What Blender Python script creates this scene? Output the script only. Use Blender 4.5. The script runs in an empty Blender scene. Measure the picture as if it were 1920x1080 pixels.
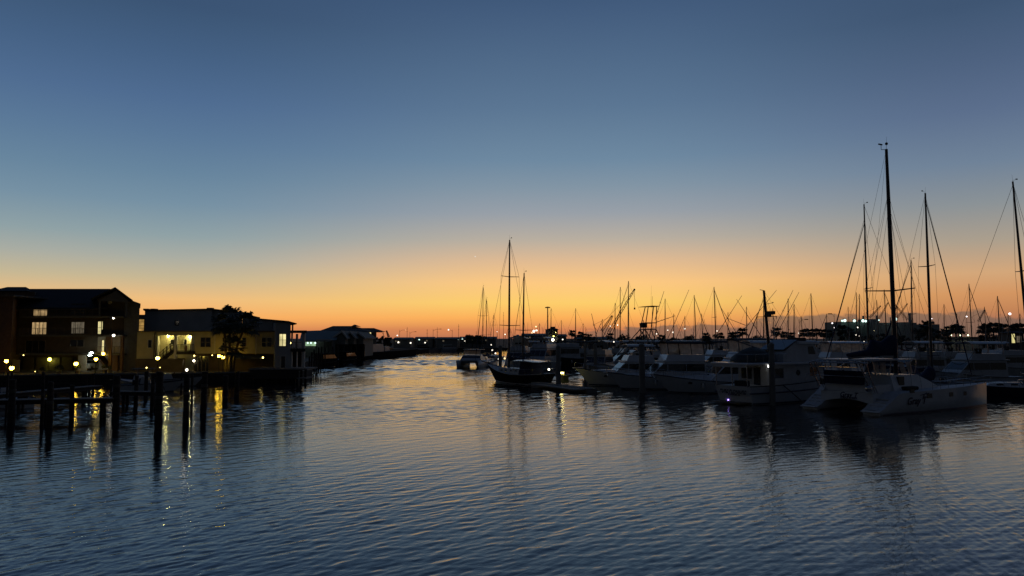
import bpy, math, random
from math import sin, cos, pi, radians as R, sqrt, atan, atan2
from mathutils import Vector, Matrix
S = bpy.context.scene
COL = S.collection
random.seed(7)

# ------------------------------------------------------------------ camera
H, F, PITCH = 6.0, 1400.0, atan(94 / 1400)
cp, sp = cos(PITCH), sin(PITCH)
cd = bpy.data.cameras.new('camera'); cam = bpy.data.objects.new('camera', cd); COL.objects.link(cam)
cd.sensor_width = 36; cd.lens = 36 * F / 1920; cd.clip_end = 9000; cd.clip_start = .1
cam.location = (0, 0, H); cam.rotation_euler = (pi / 2 + PITCH, 0, 0)
S.camera = cam
S.view_settings.view_transform = 'Standard'; S.view_settings.look = 'None'
S.view_settings.exposure = 0; S.view_settings.gamma = 1; S.view_settings.use_curve_mapping = False
S.cycles.use_denoising = True
S.cycles.max_bounces = 5; S.cycles.diffuse_bounces = 2; S.cycles.glossy_bounces = 3
S.cycles.transparent_max_bounces = 12; S.cycles.caustics_reflective = False; S.cycles.caustics_refractive = False
S.cycles.sample_clamp_indirect = 6

def ray(px, py):
    u, v = (px - 960) / F, (540 - py) / F
    return Vector((u, cp - v * sp, sp + v * cp))
def at(px, py, d):                       # the point d metres out that the photo shows at px, py
    r = ray(px, py); t = d / r.y
    return Vector((r.x * t, d, H + r.z * t))
def on(px, py, z=0.0):                   # the point at height z
    r = ray(px, py); t = (z - H) / r.z
    return Vector((r.x * t, r.y * t, z))

def lin(c):
    return tuple((x / 255 / 12.92 if x / 255 <= .04045 else ((x / 255 + .055) / 1.055) ** 2.4) for x in c) + (1,)

# ------------------------------------------------------------------ sky
W = bpy.data.worlds.new('World'); S.world = W; W.use_nodes = True
wn, wl = W.node_tree.nodes, W.node_tree.links
bg = wn['Background']
def nd(tree, kind, **kw):
    n = tree.nodes.new(kind)
    for k, v in kw.items():
        setattr(n, k, v)
    return n
def wm(op, a, b=None, clamp=False):
    n = nd(W.node_tree, 'ShaderNodeMath', operation=op, use_clamp=clamp)
    for i, x in enumerate((a, b)):
        if x is None: continue
        if isinstance(x, (int, float)): n.inputs[i].default_value = x
        else: wl.new(x, n.inputs[i])
    return n.outputs[0]
def wmap(x, a, b, c=0., d=1., smooth=True):
    n = nd(W.node_tree, 'ShaderNodeMapRange', interpolation_type='SMOOTHSTEP' if smooth else 'LINEAR')
    wl.new(x, n.inputs[0])
    for i, v in enumerate((a, b, c, d)):
        if isinstance(v, (int, float)): n.inputs[i + 1].default_value = v
        else: wl.new(v, n.inputs[i + 1])
    return n.outputs[0]
def wmix(f, a, b, mode='MIX'):
    n = nd(W.node_tree, 'ShaderNodeMix', data_type='RGBA', blend_type=mode)
    for i, x in ((0, f), (6, a), (7, b)):
        if isinstance(x, (int, float)): n.inputs[i].default_value = x
        elif isinstance(x, tuple): n.inputs[i].default_value = x
        else: wl.new(x, n.inputs[i])
    return n.outputs[2]
tc = nd(W.node_tree, 'ShaderNodeTexCoord')
nrm = nd(W.node_tree, 'ShaderNodeVectorMath', operation='NORMALIZE'); wl.new(tc.outputs['Generated'], nrm.inputs[0])
sx = nd(W.node_tree, 'ShaderNodeSeparateXYZ'); wl.new(nrm.outputs[0], sx.inputs[0])
X_, Y_, Z_ = sx.outputs
AZ = wm('ARCTAN2', X_, Y_)
ZP = wm('MAXIMUM', Z_, 0.)
SQ = wm('SQRT', ZP)
def elev(px, py): return max(0, ray(px, py).normalized().z)
def ramp(stops, tail, px=960):
    n = nd(W.node_tree, 'ShaderNodeValToRGB'); cr = n.color_ramp
    pts = sorted([(sqrt(elev(px, y)), lin(c)) for y, c in stops] + [(sqrt(z), lin(c)) for z, c in tail])
    cr.elements[0].position, cr.elements[0].color = pts[0]
    cr.elements[1].position, cr.elements[1].color = pts[-1]
    for p, c in pts[1:-1]:
        e = cr.elements.new(p); e.color = c
    wl.new(SQ, n.inputs[0]); return n.outputs[0]
TAIL = [(.55, (52, 75, 108)), (.75, (38, 56, 86)), (1., (26, 37, 60))]
RL = ramp([(0, (60, 85, 117)), (20, (62, 88, 120)), (100, (70, 98, 133)), (180, (80, 109, 146)), (250, (91, 121, 153)), (320, (104, 134, 159)), (378, (119, 146, 165)),
           (440, (145, 163, 167)), (480, (171, 174, 164)), (520, (201, 185, 149)), (560, (240, 191, 127)), (592, (250, 178, 102)), (615, (226, 146, 88)), (634, (190, 118, 84))], TAIL, 300)
RC = ramp([(0, (65, 90, 123)), (20, (68, 93, 126)), (100, (79, 105, 136)), (200, (92, 119, 148)), (300, (111, 138, 162)), (350, (131, 150, 166)), (400, (154, 161, 169)),
           (450, (187, 176, 161)), (490, (226, 188, 147)), (530, (255, 202, 130)), (568, (255, 207, 108)), (596, (254, 177, 90)), (618, (214, 132, 84)), (634, (178, 112, 86))], TAIL, 1050)
RR = ramp([(0, (64, 86, 115)), (20, (67, 89, 118)), (110, (79, 99, 129)), (200, (92, 111, 141)), (300, (112, 131, 153)), (380, (140, 147, 151)), (450, (173, 160, 142)),
           (510, (213, 168, 123)), (550, (212, 150, 98)), (580, (198, 134, 88)), (600, (176, 116, 88)), (634, (150, 100, 84))], TAIL, 1860)
RN = ramp([(634, (46, 47, 48)), (480, (46, 49, 53)), (200, (38, 44, 53))], [(.6, (29, 36, 49)), (1., (26, 37, 60))])
az0 = R(4.)
c1 = wmix(wmap(AZ, R(-25.3), R(1.5)), RL, RC)
c2 = wmix(wmap(AZ, R(8), R(33.5)), c1, RR)
dz = wm('ABSOLUTE', wm('SUBTRACT', AZ, az0))
c3 = wmix(wmap(dz, R(38), R(88)), c2, RN)
# physically based dusk sky laid into the gradient for its azimuth falloff
ns = nd(W.node_tree, 'ShaderNodeTexSky', sky_type='NISHITA', sun_disc=False)
ns.sun_elevation = R(-1.5); ns.sun_rotation = az0; ns.ozone_density = 3
sk = wmix(1., ns.outputs[0], (.12, .12, .12, 1), 'MULTIPLY')
c4 = wmix(.02, c3, sk)
# low bank of cloud on the horizon
cz = nd(W.node_tree, 'ShaderNodeCombineXYZ'); wl.new(wm('MULTIPLY', AZ, 26.), cz.inputs[0]); wl.new(wm('MULTIPLY', ZP, 60.), cz.inputs[1])
cn = nd(W.node_tree, 'ShaderNodeTexNoise'); cn.inputs['Scale'].default_value = 1.; cn.inputs['Detail'].default_value = 5; wl.new(cz.outputs[0], cn.inputs['Vector'])
top = wm('ADD', wmap(AZ, R(3), R(30), .012, .029), wmap(cn.outputs[0], .35, .7, -.006, .007))
edge = wmap(wm('SUBTRACT', top, ZP), -.0008, .004)
cm = wm('MULTIPLY', wm('MULTIPLY', edge, wmap(AZ, R(1), R(8))), wmap(wm('ABSOLUTE', AZ), R(60), R(90), .72, 0.))
c5 = wmix(cm, c4, lin((112, 96, 84)))
# faint streaks of thin cloud
cz2 = nd(W.node_tree, 'ShaderNodeCombineXYZ'); wl.new(wm('MULTIPLY', AZ, 3.), cz2.inputs[0]); wl.new(wm('MULTIPLY', ZP, 55.), cz2.inputs[1])
cn2 = nd(W.node_tree, 'ShaderNodeTexNoise'); cn2.inputs['Scale'].default_value = 1.48; cn2.inputs['Detail'].default_value = 4; wl.new(cz2.outputs[0], cn2.inputs['Vector'])
c6 = wmix(wm('MULTIPLY', wmap(cn2.outputs[0], .45, .75), wmap(ZP, .0, .05, .10, 0.)), c5, lin((170, 112, 96)))
# the evening star
ev = ray(891, 481).normalized()
dv = nd(W.node_tree, 'ShaderNodeVectorMath', operation='DISTANCE'); wl.new(nrm.outputs[0], dv.inputs[0]); dv.inputs[1].default_value = ev
c7 = wmix(wmap(dv.outputs['Value'], .0009, .0004), c6, (.85, .8, .72, 1))
wl.new(c7, bg.inputs[0]); bg.inputs[1].default_value = 1.0

# ------------------------------------------------------------------ materials
MATS = {}
def mat(name, col=None, rough=.6, metal=0., var=.25, scale=3., bump=0., spec=.4, emit=None, es=0., trans=0., wave=None, coat=0.):
    if name in MATS: return MATS[name]
    m = bpy.data.materials.new(name); m.use_nodes = True; t = m.node_tree; L = t.links.new
    b = t.nodes['Principled BSDF']
    b.inputs['Roughness'].default_value = rough; b.inputs['Metallic'].default_value = metal
    b.inputs['Specular IOR Level'].default_value = spec
    if coat: b.inputs['Coat Weight'].default_value = coat
    tcn = nd(t, 'ShaderNodeTexCoord')
    no = nd(t, 'ShaderNodeTexNoise'); no.inputs['Scale'].default_value = scale; no.inputs['Detail'].default_value = 6
    L(tcn.outputs['Object'], no.inputs['Vector'])
    src = no.outputs[0]
    if wave:
        wv = nd(t, 'ShaderNodeTexWave', bands_direction=wave[0], wave_profile='SAW'); wv.inputs['Scale'].default_value = wave[1]
        wv.inputs['Distortion'].default_value = .3; L(tcn.outputs['Object'], wv.inputs['Vector'])
        mx = nd(t, 'ShaderNodeMath', operation='MULTIPLY'); L(wv.outputs['Fac'], mx.inputs[0]); L(no.outputs[0], mx.inputs[1]); mx.inputs[1].default_value = 1
        ad = nd(t, 'ShaderNodeMath', operation='ADD'); L(mx.outputs[0], ad.inputs[0]); L(no.outputs[0], ad.inputs[1])
        hf = nd(t, 'ShaderNodeMath', operation='MULTIPLY'); L(ad.outputs[0], hf.inputs[0]); hf.inputs[1].default_value = .66
        src = hf.outputs[0]
    mr = nd(t, 'ShaderNodeMapRange'); L(src, mr.inputs[0]); mr.inputs[1].default_value = .25; mr.inputs[2].default_value = .75
    mr.inputs[3].default_value = 1 - var; mr.inputs[4].default_value = 1 + var * .6
    ml = nd(t, 'ShaderNodeMix', data_type='RGBA', blend_type='MULTIPLY'); ml.inputs[0].default_value = 1
    c = tuple(col) + (1,)
    ml.inputs[6].default_value = c; L(mr.outputs[0], ml.inputs[7]); L(ml.outputs[2], b.inputs['Base Color'])
    if bump:
        bp = nd(t, 'ShaderNodeBump'); bp.inputs['Strength'].default_value = bump; bp.inputs['Distance'].default_value = .05
        L(src, bp.inputs['Height']); L(bp.outputs[0], b.inputs['Normal'])
    if emit:
        b.inputs['Emission Strength'].default_value = es
        if wave:                                     # curtains and furniture seen through a lit window
            me = nd(t, 'ShaderNodeMix', data_type='RGBA', blend_type='MULTIPLY'); me.inputs[0].default_value = .9
            me.inputs[6].default_value = tuple(emit) + (1,); L(src, me.inputs[7]); L(me.outputs[2], b.inputs['Emission Color'])
        else:
            b.inputs['Emission Color'].default_value = tuple(emit) + (1,)
    if trans:
        out = t.nodes['Material Output']
        tb = nd(t, 'ShaderNodeBsdfTransparent'); tb.inputs[0].default_value = tuple(min(1, x * 1.1 + .25) for x in col) + (1,)
        mxs = nd(t, 'ShaderNodeMixShader'); mxs.inputs[0].default_value = trans
        tl_ = nd(t, 'ShaderNodeBsdfTranslucent'); L(ml.outputs[2], tl_.inputs[0]); mt_ = nd(t, 'ShaderNodeMixShader'); mt_.inputs[0].default_value = .82; L(b.outputs[0], mt_.inputs[1]); L(tl_.outputs[0], mt_.inputs[2]); L(mt_.outputs[0], mxs.inputs[1]); L(tb.outputs[0], mxs.inputs[2]); L(mxs.outputs[0], out.inputs[0])
    MATS[name] = m; return m

gel = mat('white gelcoat', (.66, .67, .68), .25, var=.1, scale=1.5, coat=.3)
gel2 = mat('aged white gelcoat', (.48, .49, .49), .35, var=.18, scale=1.2)
cream = mat('cream gelcoat', (.5, .46, .38), .4, var=.15)
tarh = mat('tarred hull', (.016, .015, .014), .95, var=.4, spec=.05)
navy = mat('navy hull paint', (.015, .02, .045), .3, var=.2, coat=.3)
blackh = mat('black hull paint', (.018, .018, .018), .35, var=.3)
greenh = mat('dark green hull paint', (.02, .04, .035), .35, var=.25)
deckm = mat('non skid deck', (.5, .51, .52), .7, var=.2, scale=4)
teak = mat('weathered teak', (.16, .11, .07), .7, var=.4, wave=('X', 6.), bump=.2)
glass = mat('dark tinted glass', (.008, .01, .012), .08, var=.1, spec=.7)
isin = mat('clear vinyl panel', (.86, .74, .64), .25, var=.35, scale=2.5, trans=.34)
canvas = mat('navy canvas', (.012, .018, .06), .85, var=.35, scale=2, bump=.3)
canvasg = mat('grey canvas', (.07, .085, .085), .85, var=.3, scale=2, bump=.3)
canvask = mat('black canvas', (.02, .02, .024), .85, var=.3, bump=.3)
alu = mat('anodised spar', (.17, .17, .18), .4, .3, var=.2)
alud = mat('dark painted spar', (.05, .05, .055), .45, var=.2)
steel = mat('stainless tube', (.4, .4, .42), .25, .9, var=.1)
wire = mat('rigging wire', (.06, .06, .065), .5, var=.1)
rubber = mat('black rubber', (.015, .015, .016), .7, var=.2)
rope = mat('mooring rope', (.12, .11, .09), .9, var=.3)
stripe = mat('boot stripe paint', (.02, .03, .08), .4, var=.2)
stripew = mat('white stripe paint', (.5, .5, .48), .4, var=.2)
antif = mat('antifouling paint', (.03, .018, .016), .8, var=.4)
wood = mat('creosoted timber', (.045, .036, .03), .85, var=.5, scale=4, bump=.5, wave=('Z', .8))
woodg = mat('weathered grey timber', (.21, .19, .17), .85, var=.4, scale=5, bump=.4)
conc = mat('stained concrete', (.22, .21, .19), .85, var=.35, scale=.8, bump=.3)
asphalt = mat('asphalt', (.05, .05, .05), .9, var=.3)
earth = mat('dry ground', (.06, .055, .045), .95, var=.4, scale=.3)
brown = mat('dark brown siding', (.085, .065, .052), .8, var=.3, scale=1.5, wave=('Z', 1.8), bump=.25)
brownl = mat('brown painted board', (.15, .085, .05), .8, var=.25)
trimd = mat('brown trim', (.12, .10, .085), .7, var=.2)
shingle = mat('dark shingles', (.035, .035, .038), .95, var=.35, scale=3, bump=.5, wave=('Y', 3.))
greysid = mat('grey siding', (.11, .11, .107), .8, var=.2, wave=('Z', 1.8), bump=.2)
palesid = mat('pale siding', (.42, .38, .31), .75, var=.2, wave=('Z', 1.4), bump=.3)
yellow = mat('yellow stucco', (.52, .47, .29), .85, var=.15, scale=1.2, bump=.15)
whitep = mat('white paint', (.62, .60, .54), .6, var=.1)
stuccog = mat('slate stucco', (.42, .42, .40), .85, var=.15, scale=.8, bump=.15)
metalroof = mat('metal roofing', (.085, .105, .105), .75, var=.15, wave=('X', 1.5))
gablem = mat('grey green boards', (.24, .24, .21), .8, var=.2, wave=('X', 1.5))
paneoff = mat('unlit window glass', (.012, .013, .016), .12, var=.2, spec=.6)
litw = mat('lit window', (.2, .15, .1), .3, emit=(1., .66, .30), es=.75, wave=('X', .45), scale=2.2, var=.6)
litw2 = mat('bright lit window', (.2, .18, .1), .3, emit=(1., .86, .40), es=1.4, wave=('X', .3), scale=1.2, var=.3)
litd = mat('dim lit window', (.2, .18, .15), .3, emit=(.75, .62, .42), es=.25, wave=('X', .6), scale=2.5, var=.7)
lito = mat('amber lit window', (.2, .15, .08), .3, emit=(1., .58, .16), es=.62, wave=('Z', .3), scale=1.5, var=.4)
litg = mat('green lit room', (.3, .35, .3), .6, emit=(.55, .85, .50), es=.75, wave=('X', .2), scale=1.4, var=.5)
leaf = mat('palm leaf', (.035, .05, .022), .6, var=.4, scale=2)
leaf2 = mat('dense leaves', (.03, .042, .02), .7, var=.4, scale=1)
bark = mat('palm bark', (.09, .075, .055), .95, var=.4, scale=5, bump=.6)
def glow(name, c, s): return mat(name, (.8, .8, .8), .4, emit=c, es=s, var=0.)
gw = glow('warm lamp glass', (1., .60, .045), 34)
gwb = glow('bright warm lamp glass', (1., .72, .10), 42)
gwd = glow('warm lamp glass small', (1., .74, .2), 7)
gy = glow('sodium lamp glass', (.95, .9, .12), 12)
gwh = glow('white lamp glass', (1., .9, .72), 9)
gfar = glow('far white lamp glass', (1., .9, .74), 2.2)
gfarw = glow('far warm lamp glass', (1., .78, .4), 2.)
gfarc = glow('far cool lamp glass', (.72, 1., .9), 1.7)
gcool = glow('cool lamp glass', (.80, 1., .92), 34)
gviolet = glow('violet lamp glass', (.35, .22, 1.), 6)
gpink = glow('pale lamp glass', (1., .9, .92), 2.6)

# ------------------------------------------------------------------ object helpers
def props(o, label=None, cat=None, group=None, kind=None):
    if label: o['label'] = label
    if cat: o['category'] = cat
    if group: o['group'] = group
    if kind: o['kind'] = kind
    return o
def thing(name, label, cat, loc=(0, 0, 0), rz=0., group=None):
    o = bpy.data.objects.new(name, None); COL.objects.link(o); o.empty_display_size = .3
    o.location = loc; o.rotation_euler = (0, 0, rz)
    return props(o, label, cat, group)
def mw(o):
    return Matrix.Translation(o.location) @ Matrix.Rotation(o.rotation_euler.z, 4, 'Z')
class MB:
    def __init__(s): s.v = []; s.f = []; s.sm = []
    def add(s, vs, fs, smooth=False):
        b = len(s.v); s.v += [tuple(v) for v in vs]; s.f += [tuple(i + b for i in f) for f in fs]; s.sm += [smooth] * len(fs); return s
    def box(s, x0, y0, z0, x1, y1, z1):
        x0, x1 = min(x0, x1), max(x0, x1); y0, y1 = min(y0, y1), max(y0, y1); z0, z1 = min(z0, z1), max(z0, z1)
        vs = [(x, y, z) for z in (z0, z1) for y in (y0, y1) for x in (x0, x1)]
        return s.add(vs, [(0, 2, 3, 1), (4, 5, 7, 6), (0, 1, 5, 4), (2, 6, 7, 3), (0, 4, 6, 2), (1, 3, 7, 5)])
    def tube(s, p, q, r0, r1=None, n=6, cap=True):
        p, q = Vector(p), Vector(q); r1 = r0 if r1 is None else r1
        d = (q - p).normalized(); a = d.cross(Vector((0, 0, 1)) if abs(d.z) < .9 else Vector((1, 0, 0))).normalized(); b = d.cross(a)
        vs = [p + (a * cos(2 * pi * i / n) + b * sin(2 * pi * i / n)) * r0 for i in range(n)] + \
             [q + (a * cos(2 * pi * i / n) + b * sin(2 * pi * i / n)) * r1 for i in range(n)]
        fs = [(i, (i + 1) % n, n + (i + 1) % n, n + i) for i in range(n)]
        s.add(vs, fs, True)
        if cap: s.add(vs[:n][::-1] + vs[n:], [tuple(range(n)), tuple(range(n, 2 * n))])
        return s
    def path(s, pts, r, n=5):
        for a, b in zip(pts, pts[1:]): s.tube(a, b, r, r, n)
        return s
    def ball(s, c, r, n=10, m=7, sz=1.):
        vs = [(c[0] + r * sin(pi * j / m) * cos(2 * pi * i / n), c[1] + r * sin(pi * j / m) * sin(2 * pi * i / n), c[2] + r * sz * cos(pi * j / m)) for j in range(m + 1) for i in range(n)]
        fs = [(j * n + i, j * n + (i + 1) % n, (j + 1) * n + (i + 1) % n, (j + 1) * n + i) for j in range(m) for i in range(n)]
        return s.add(vs, fs, True)
    def loft(s, rings, closed=True, caps=True, smooth=True):
        n = len(rings[0]); vs = [v for r in rings for v in r]; fs = []
        for k in range(len(rings) - 1):
            for i in range(n if closed else n - 1):
                j = (i + 1) % n; fs.append((k * n + i, k * n + j, (k + 1) * n + j, (k + 1) * n + i))
        s.add(vs, fs, smooth)
        if caps:
            s.add(rings[0], [tuple(range(n))[::-1]]); s.add(rings[-1], [tuple(range(n))])
        return s
    def prof(s, pts, w0, w1=None, z0=None, z1=None, bev=0.):      # side profile (x, z) swept across y, narrowing from w0 to w1
        w1 = w0 if w1 is None else w1
        zs = [p[1] for p in pts]; a = min(zs) if z0 is None else z0; b = max(zs) if z1 is None else z1
        wf = lambda z: w0 + (w1 - w0) * ((z - a) / max(.01, b - a))
        s.loft([[(x, -wf(z) / 2, z) for x, z in pts], [(x, wf(z) / 2, z) for x, z in pts]], smooth=False)
        return s
    def build(s, name, m, parent=None, world=False, label=None, bevel=0.):
        me = bpy.data.meshes.new(name); me.from_pydata(s.v, [], s.f); me.update()
        me.polygons.foreach_set('use_smooth', s.sm)
        me.materials.append(m)
        o = bpy.data.objects.new(name, me); COL.objects.link(o)
        if parent:
            o.parent = parent
            if world: o.matrix_parent_inverse = mw(parent).inverted()
        if bevel:
            bm = o.modifiers.new('bevel', 'BEVEL'); bm.width = bevel; bm.segments = 2; bm.limit_method = 'ANGLE'
        if label: o['label'] = label
        return o
def one(name, mb, m, label, cat, group=None, bevel=0.):           # a thing that is one mesh
    return props(mb.build(name, m, bevel=bevel), label, cat, group)
def copy_tree(root, loc, rz, label=None, group=None, scale=1.):
    r = root.copy(); COL.objects.link(r); r.location = loc; r.rotation_euler = (0, 0, rz); r.scale = (scale,) * 3
    if label: r['label'] = label
    if group: r['group'] = group
    for c in root.children:
        k = c.copy(); COL.objects.link(k); k.parent = r
        for g in c.children:
            q = g.copy(); COL.objects.link(q); q.parent = k
    return r
def text_obj(name, body, size, m, parent, loc, rot, ext=.006, shear=0., sx=1., off=.008):
    cu = bpy.data.curves.new(name, 'FONT'); cu.body = body; cu.size = size; cu.extrude = ext; cu.align_x = 'CENTER'; cu.align_y = 'CENTER'; cu.shear = shear; cu.offset = off
    t = bpy.data.objects.new(name, cu); COL.objects.link(t)
    bpy.context.view_layer.update()
    me = bpy.data.meshes.new_from_object(t.evaluated_get(bpy.context.evaluated_depsgraph_get()))
    bpy.data.objects.remove(t); me.materials.clear(); me.materials.append(m)
    o = bpy.data.objects.new(name, me); COL.objects.link(o); o.parent = parent; o.location = loc; o.rotation_euler = rot; o.scale = (sx, 1, 1)
    return o
ORD = ['first', 'second', 'third', 'fourth', 'fifth', 'sixth', 'seventh', 'eighth', 'ninth', 'tenth', 'eleventh', 'twelfth', 'thirteenth', 'fourteenth',
       'fifteenth', 'sixteenth', 'seventeenth', 'eighteenth', 'nineteenth', 'twentieth']

# ------------------------------------------------------------------ water
wmt = bpy.data.materials.new('harbour water'); wmt.use_nodes = True
t = wmt.node_tree; L = t.links.new; b = t.nodes['Principled BSDF']
b.inputs['Base Color'].default_value = (.006, .011, .016, 1); b.inputs['Roughness'].default_value = .04; b.inputs['IOR'].default_value = 1.6
tcw = nd(t, 'ShaderNodeTexCoord')
def wnoise(scale, ax, ay, rot, detail, rough=.5, dist=0.):
    mp = nd(t, 'ShaderNodeMapping', vector_type='TEXTURE'); mp.inputs['Rotation'].default_value = (0, 0, R(rot)); mp.inputs['Scale'].default_value = (1 / ax, 1 / ay, 1)
    L(tcw.outputs['Object'], mp.inputs[0])
    n = nd(t, 'ShaderNodeTexNoise'); n.inputs['Scale'].default_value = scale; n.inputs['Detail'].default_value = detail
    n.inputs['Roughness'].default_value = rough; n.inputs['Distortion'].default_value = dist
    L(mp.outputs[0], n.inputs['Vector']); return n.outputs[0]
def wmath(op, x, y):
    n = nd(t, 'ShaderNodeMath', operation=op)
    for i, q in enumerate((x, y)):
        if isinstance(q, (int, float)): n.inputs[i].default_value = q
        else: L(q, n.inputs[i])
    return n.outputs[0]
wa = wnoise(2.8, .45, 1.2, 50, 3, .5, .5)           # ripples riding on the modelled waves
wb = wnoise(8.0, .6, 1.1, 35, 3, .5, .4)
hh = wmath('ADD', wmath('MULTIPLY', wa, .009), wmath('MULTIPLY', wb, .0052))
bp = nd(t, 'ShaderNodeBump'); bp.inputs['Strength'].default_value = 1.; bp.inputs['Distance'].default_value = 1.0
L(hh, bp.inputs['Height']); L(bp.outputs[0], b.inputs['Normal'])
import numpy as np
rng = np.random.default_rng(11)
NW = 92                                              # wind waves as real geometry: a sum of short crested trains
lam = np.exp(np.linspace(np.log(.27), np.log(5.), NW)); th = R(140) + rng.normal(0, .48, NW); ph = rng.uniform(0, 2 * pi, NW)
amp = lam / (2 * pi) * rng.uniform(.6, 1.4, NW)
def sstep(a, b, x): f = np.clip((x - a) / (b - a), 0, 1); return f * f * (3 - 2 * f)
ZONES = ((-36, 36, 11, 40, .075), (-62, 62, 40, 78, .135), (-105, 105, 78, 130, .22), (-130, 230, 130, 250, .55))
def weight(l, y):                                    # short ripples near, longer waves on the open reach; slope of each train
    w = .0098 * (1 + .35 * sstep(30, 62, y)) * (1 + .6 * sstep(85, 140, y))
    w = w * min(2., (.62 / l) ** .9) if l < 1.3 else w
    if l > 1.3: w = w * (.16 + .84 * sstep(45, 125, y)) * (1. if l < 3 else .55)
    for z in ZONES[:-1][::-1]:
        nxt = ZONES[ZONES.index(z) + 1][4]
        if l < 3.6 * nxt: w = w * (1 - sstep(z[3] - 14, z[3] - .5, y))
    if l > 1.3: w = w * (1 + .75 * sstep(100, 150, y))
    return w
def gust(x, y):                                      # calmer and rougher bands across the channel
    g = np.sin(.021 * x + .105 * y + .6) + .8 * np.sin(-.034 * x + .067 * y + 2.) + .7 * np.sin(.05 * x + .23 * y + 1.1) + .6 * np.sin(.011 * x - .041 * y + 4.)
    return np.clip(.95 + (.28 + .2 * sstep(75, 110, y)) * g, .3, 1.8)
WV, WF, nv = [], [], 0
for x0, x1, y0, y1, c in ZONES:
    xs = np.linspace(x0, x1, int((x1 - x0) / c) + 1); ys = np.linspace(y0, y1, int((y1 - y0) / c) + 1)
    X, Y = np.meshgrid(xs, ys); Zs = np.zeros_like(X)
    for l_, t_, p_, a_ in zip(lam, th, ph, amp):
        if l_ < 3.6 * c: continue
        Zs += a_ * weight(l_, Y) * np.sin((np.cos(t_) * X + np.sin(t_) * Y) * 2 * pi / l_ + p_)
    Zs *= gust(X, Y); n_, m_ = X.shape
    WV.append(np.stack([X.ravel(), Y.ravel(), Zs.ravel()], 1))
    k = np.arange((n_ - 1) * (m_ - 1)); k = k + k // (m_ - 1)
    WF.append(np.stack([k, k + 1, k + m_ + 1, k + m_], 1) + nv); nv += n_ * m_
for x0, x1, y0, y1 in ((-4000, 4000, -300, 11), (-4000, -36, 11, 40), (36, 4000, 11, 40), (-4000, -62, 40, 78), (62, 4000, 40, 78), (-4000, -105, 78, 130), (105, 4000, 78, 130), (-4000, -130, 130, 250), (230, 4000, 130, 250), (-4000, 4000, 250, 7000)):
    WV.append(np.array([(x0, y0, 0), (x1, y0, 0), (x1, y1, 0), (x0, y1, 0)], float)); WF.append(np.array([[0, 1, 2, 3]]) + nv); nv += 4
WV, WF = np.concatenate(WV), np.concatenate(WF)
me = bpy.data.meshes.new('water'); me.vertices.add(len(WV)); me.vertices.foreach_set('co', WV.ravel())
me.loops.add(WF.size); me.loops.foreach_set('vertex_index', WF.ravel().astype(np.int32))
me.polygons.add(len(WF)); me.polygons.foreach_set('loop_start', np.arange(0, WF.size, 4, dtype=np.int32)); me.polygons.foreach_set('use_smooth', np.ones(len(WF), bool))
me.update(); me.validate(); me.materials.append(wmt)
wo = bpy.data.objects.new('water', me); COL.objects.link(wo); props(wo, kind='structure')

# ------------------------------------------------------------------ ground
def slab(name, pts, z, m, zb=-1.2):
    n = len(pts); vs = [(x, y, z) for x, y in pts] + [(x, y, zb) for x, y in pts]
    fs = [tuple(range(n))] + [(i, n + i, n + (i + 1) % n, (i + 1) % n) for i in range(n)]
    q = MB(); q.add(vs, fs); return props(q.build(name, m), kind='structure')
slab('left_bank', [(-300, 90.4), (-64, 93.4), (-46, 99.4), (-30, 103.4), (-30, 113), (-37, 124), (-39, 150), (-43, 200), (-39, 280), (-33, 350), (-33, 352), (-300, 352)][::-1], 1.3, earth)
slab('far_shore', [(-3500, 352.1), (-33, 352.1), (-31, 368), (-5, 372), (30, 330), (70, 246), (400, 240), (3500, 240), (3500, 6500), (-3500, 6500)], 1.2, earth)

# ================================================================== the left shore
def fx(px, d): return at(px, 620, d).x
def fz(py, d): return at(960, py, d).z
def pbox(mb, a, b, top, bot, d0, d1, zb=None):          # a block whose front face stands d0 metres out
    x0, x1, z0, z1 = fx(a, d0), fx(b, d0), fz(bot, d0) if zb is None else zb, fz(top, d0); k = SK * (d1 - d0) if d1 - d0 > 2.5 else 0
    return mb.add([(x0, d0, z0), (x1, d0, z0), (x1 + k, d1, z0), (x0 + k, d1, z0), (x0, d0, z1), (x1, d0, z1), (x1 + k, d1, z1), (x0 + k, d1, z1)],
                  [(0, 3, 2, 1), (4, 5, 6, 7), (0, 1, 5, 4), (1, 2, 6, 5), (2, 3, 7, 6), (3, 0, 4, 7)])
SK = -.5                                                # the blocks stand askew: their side walls run away to the left
def window(root, a, b, top, bot, d, m, fm=trimd, mull=1, name='window', rail=False, t=.06):
    x0, x1, z0, z1 = fx(a, d), fx(b, d), fz(bot, d), fz(top, d)
    f = MB()
    for u in (x0 - t, x1): f.box(u, d - .09, z0 - t, u + t, d - .002, z1 + t)
    for u in (z0 - t, z1): f.box(x0, d - .09, u, x1, d - .002, u + t)
    for k in range(1, mull + 1):
        u = x0 + (x1 - x0) * k / (mull + 1); f.box(u - t * .45, d - .08, z0, u + t * .45, d - .012, z1)
    if rail: f.box(x0, d - .08, (z0 + z1) / 2 - .03, x1, d - .012, (z0 + z1) / 2 + .03)
    w = f.build(name, fm, root, world=True)
    MB().box(x0, d - .03, z0, x1, d - .003, z1).build('pane', m, w)
    return w
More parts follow.
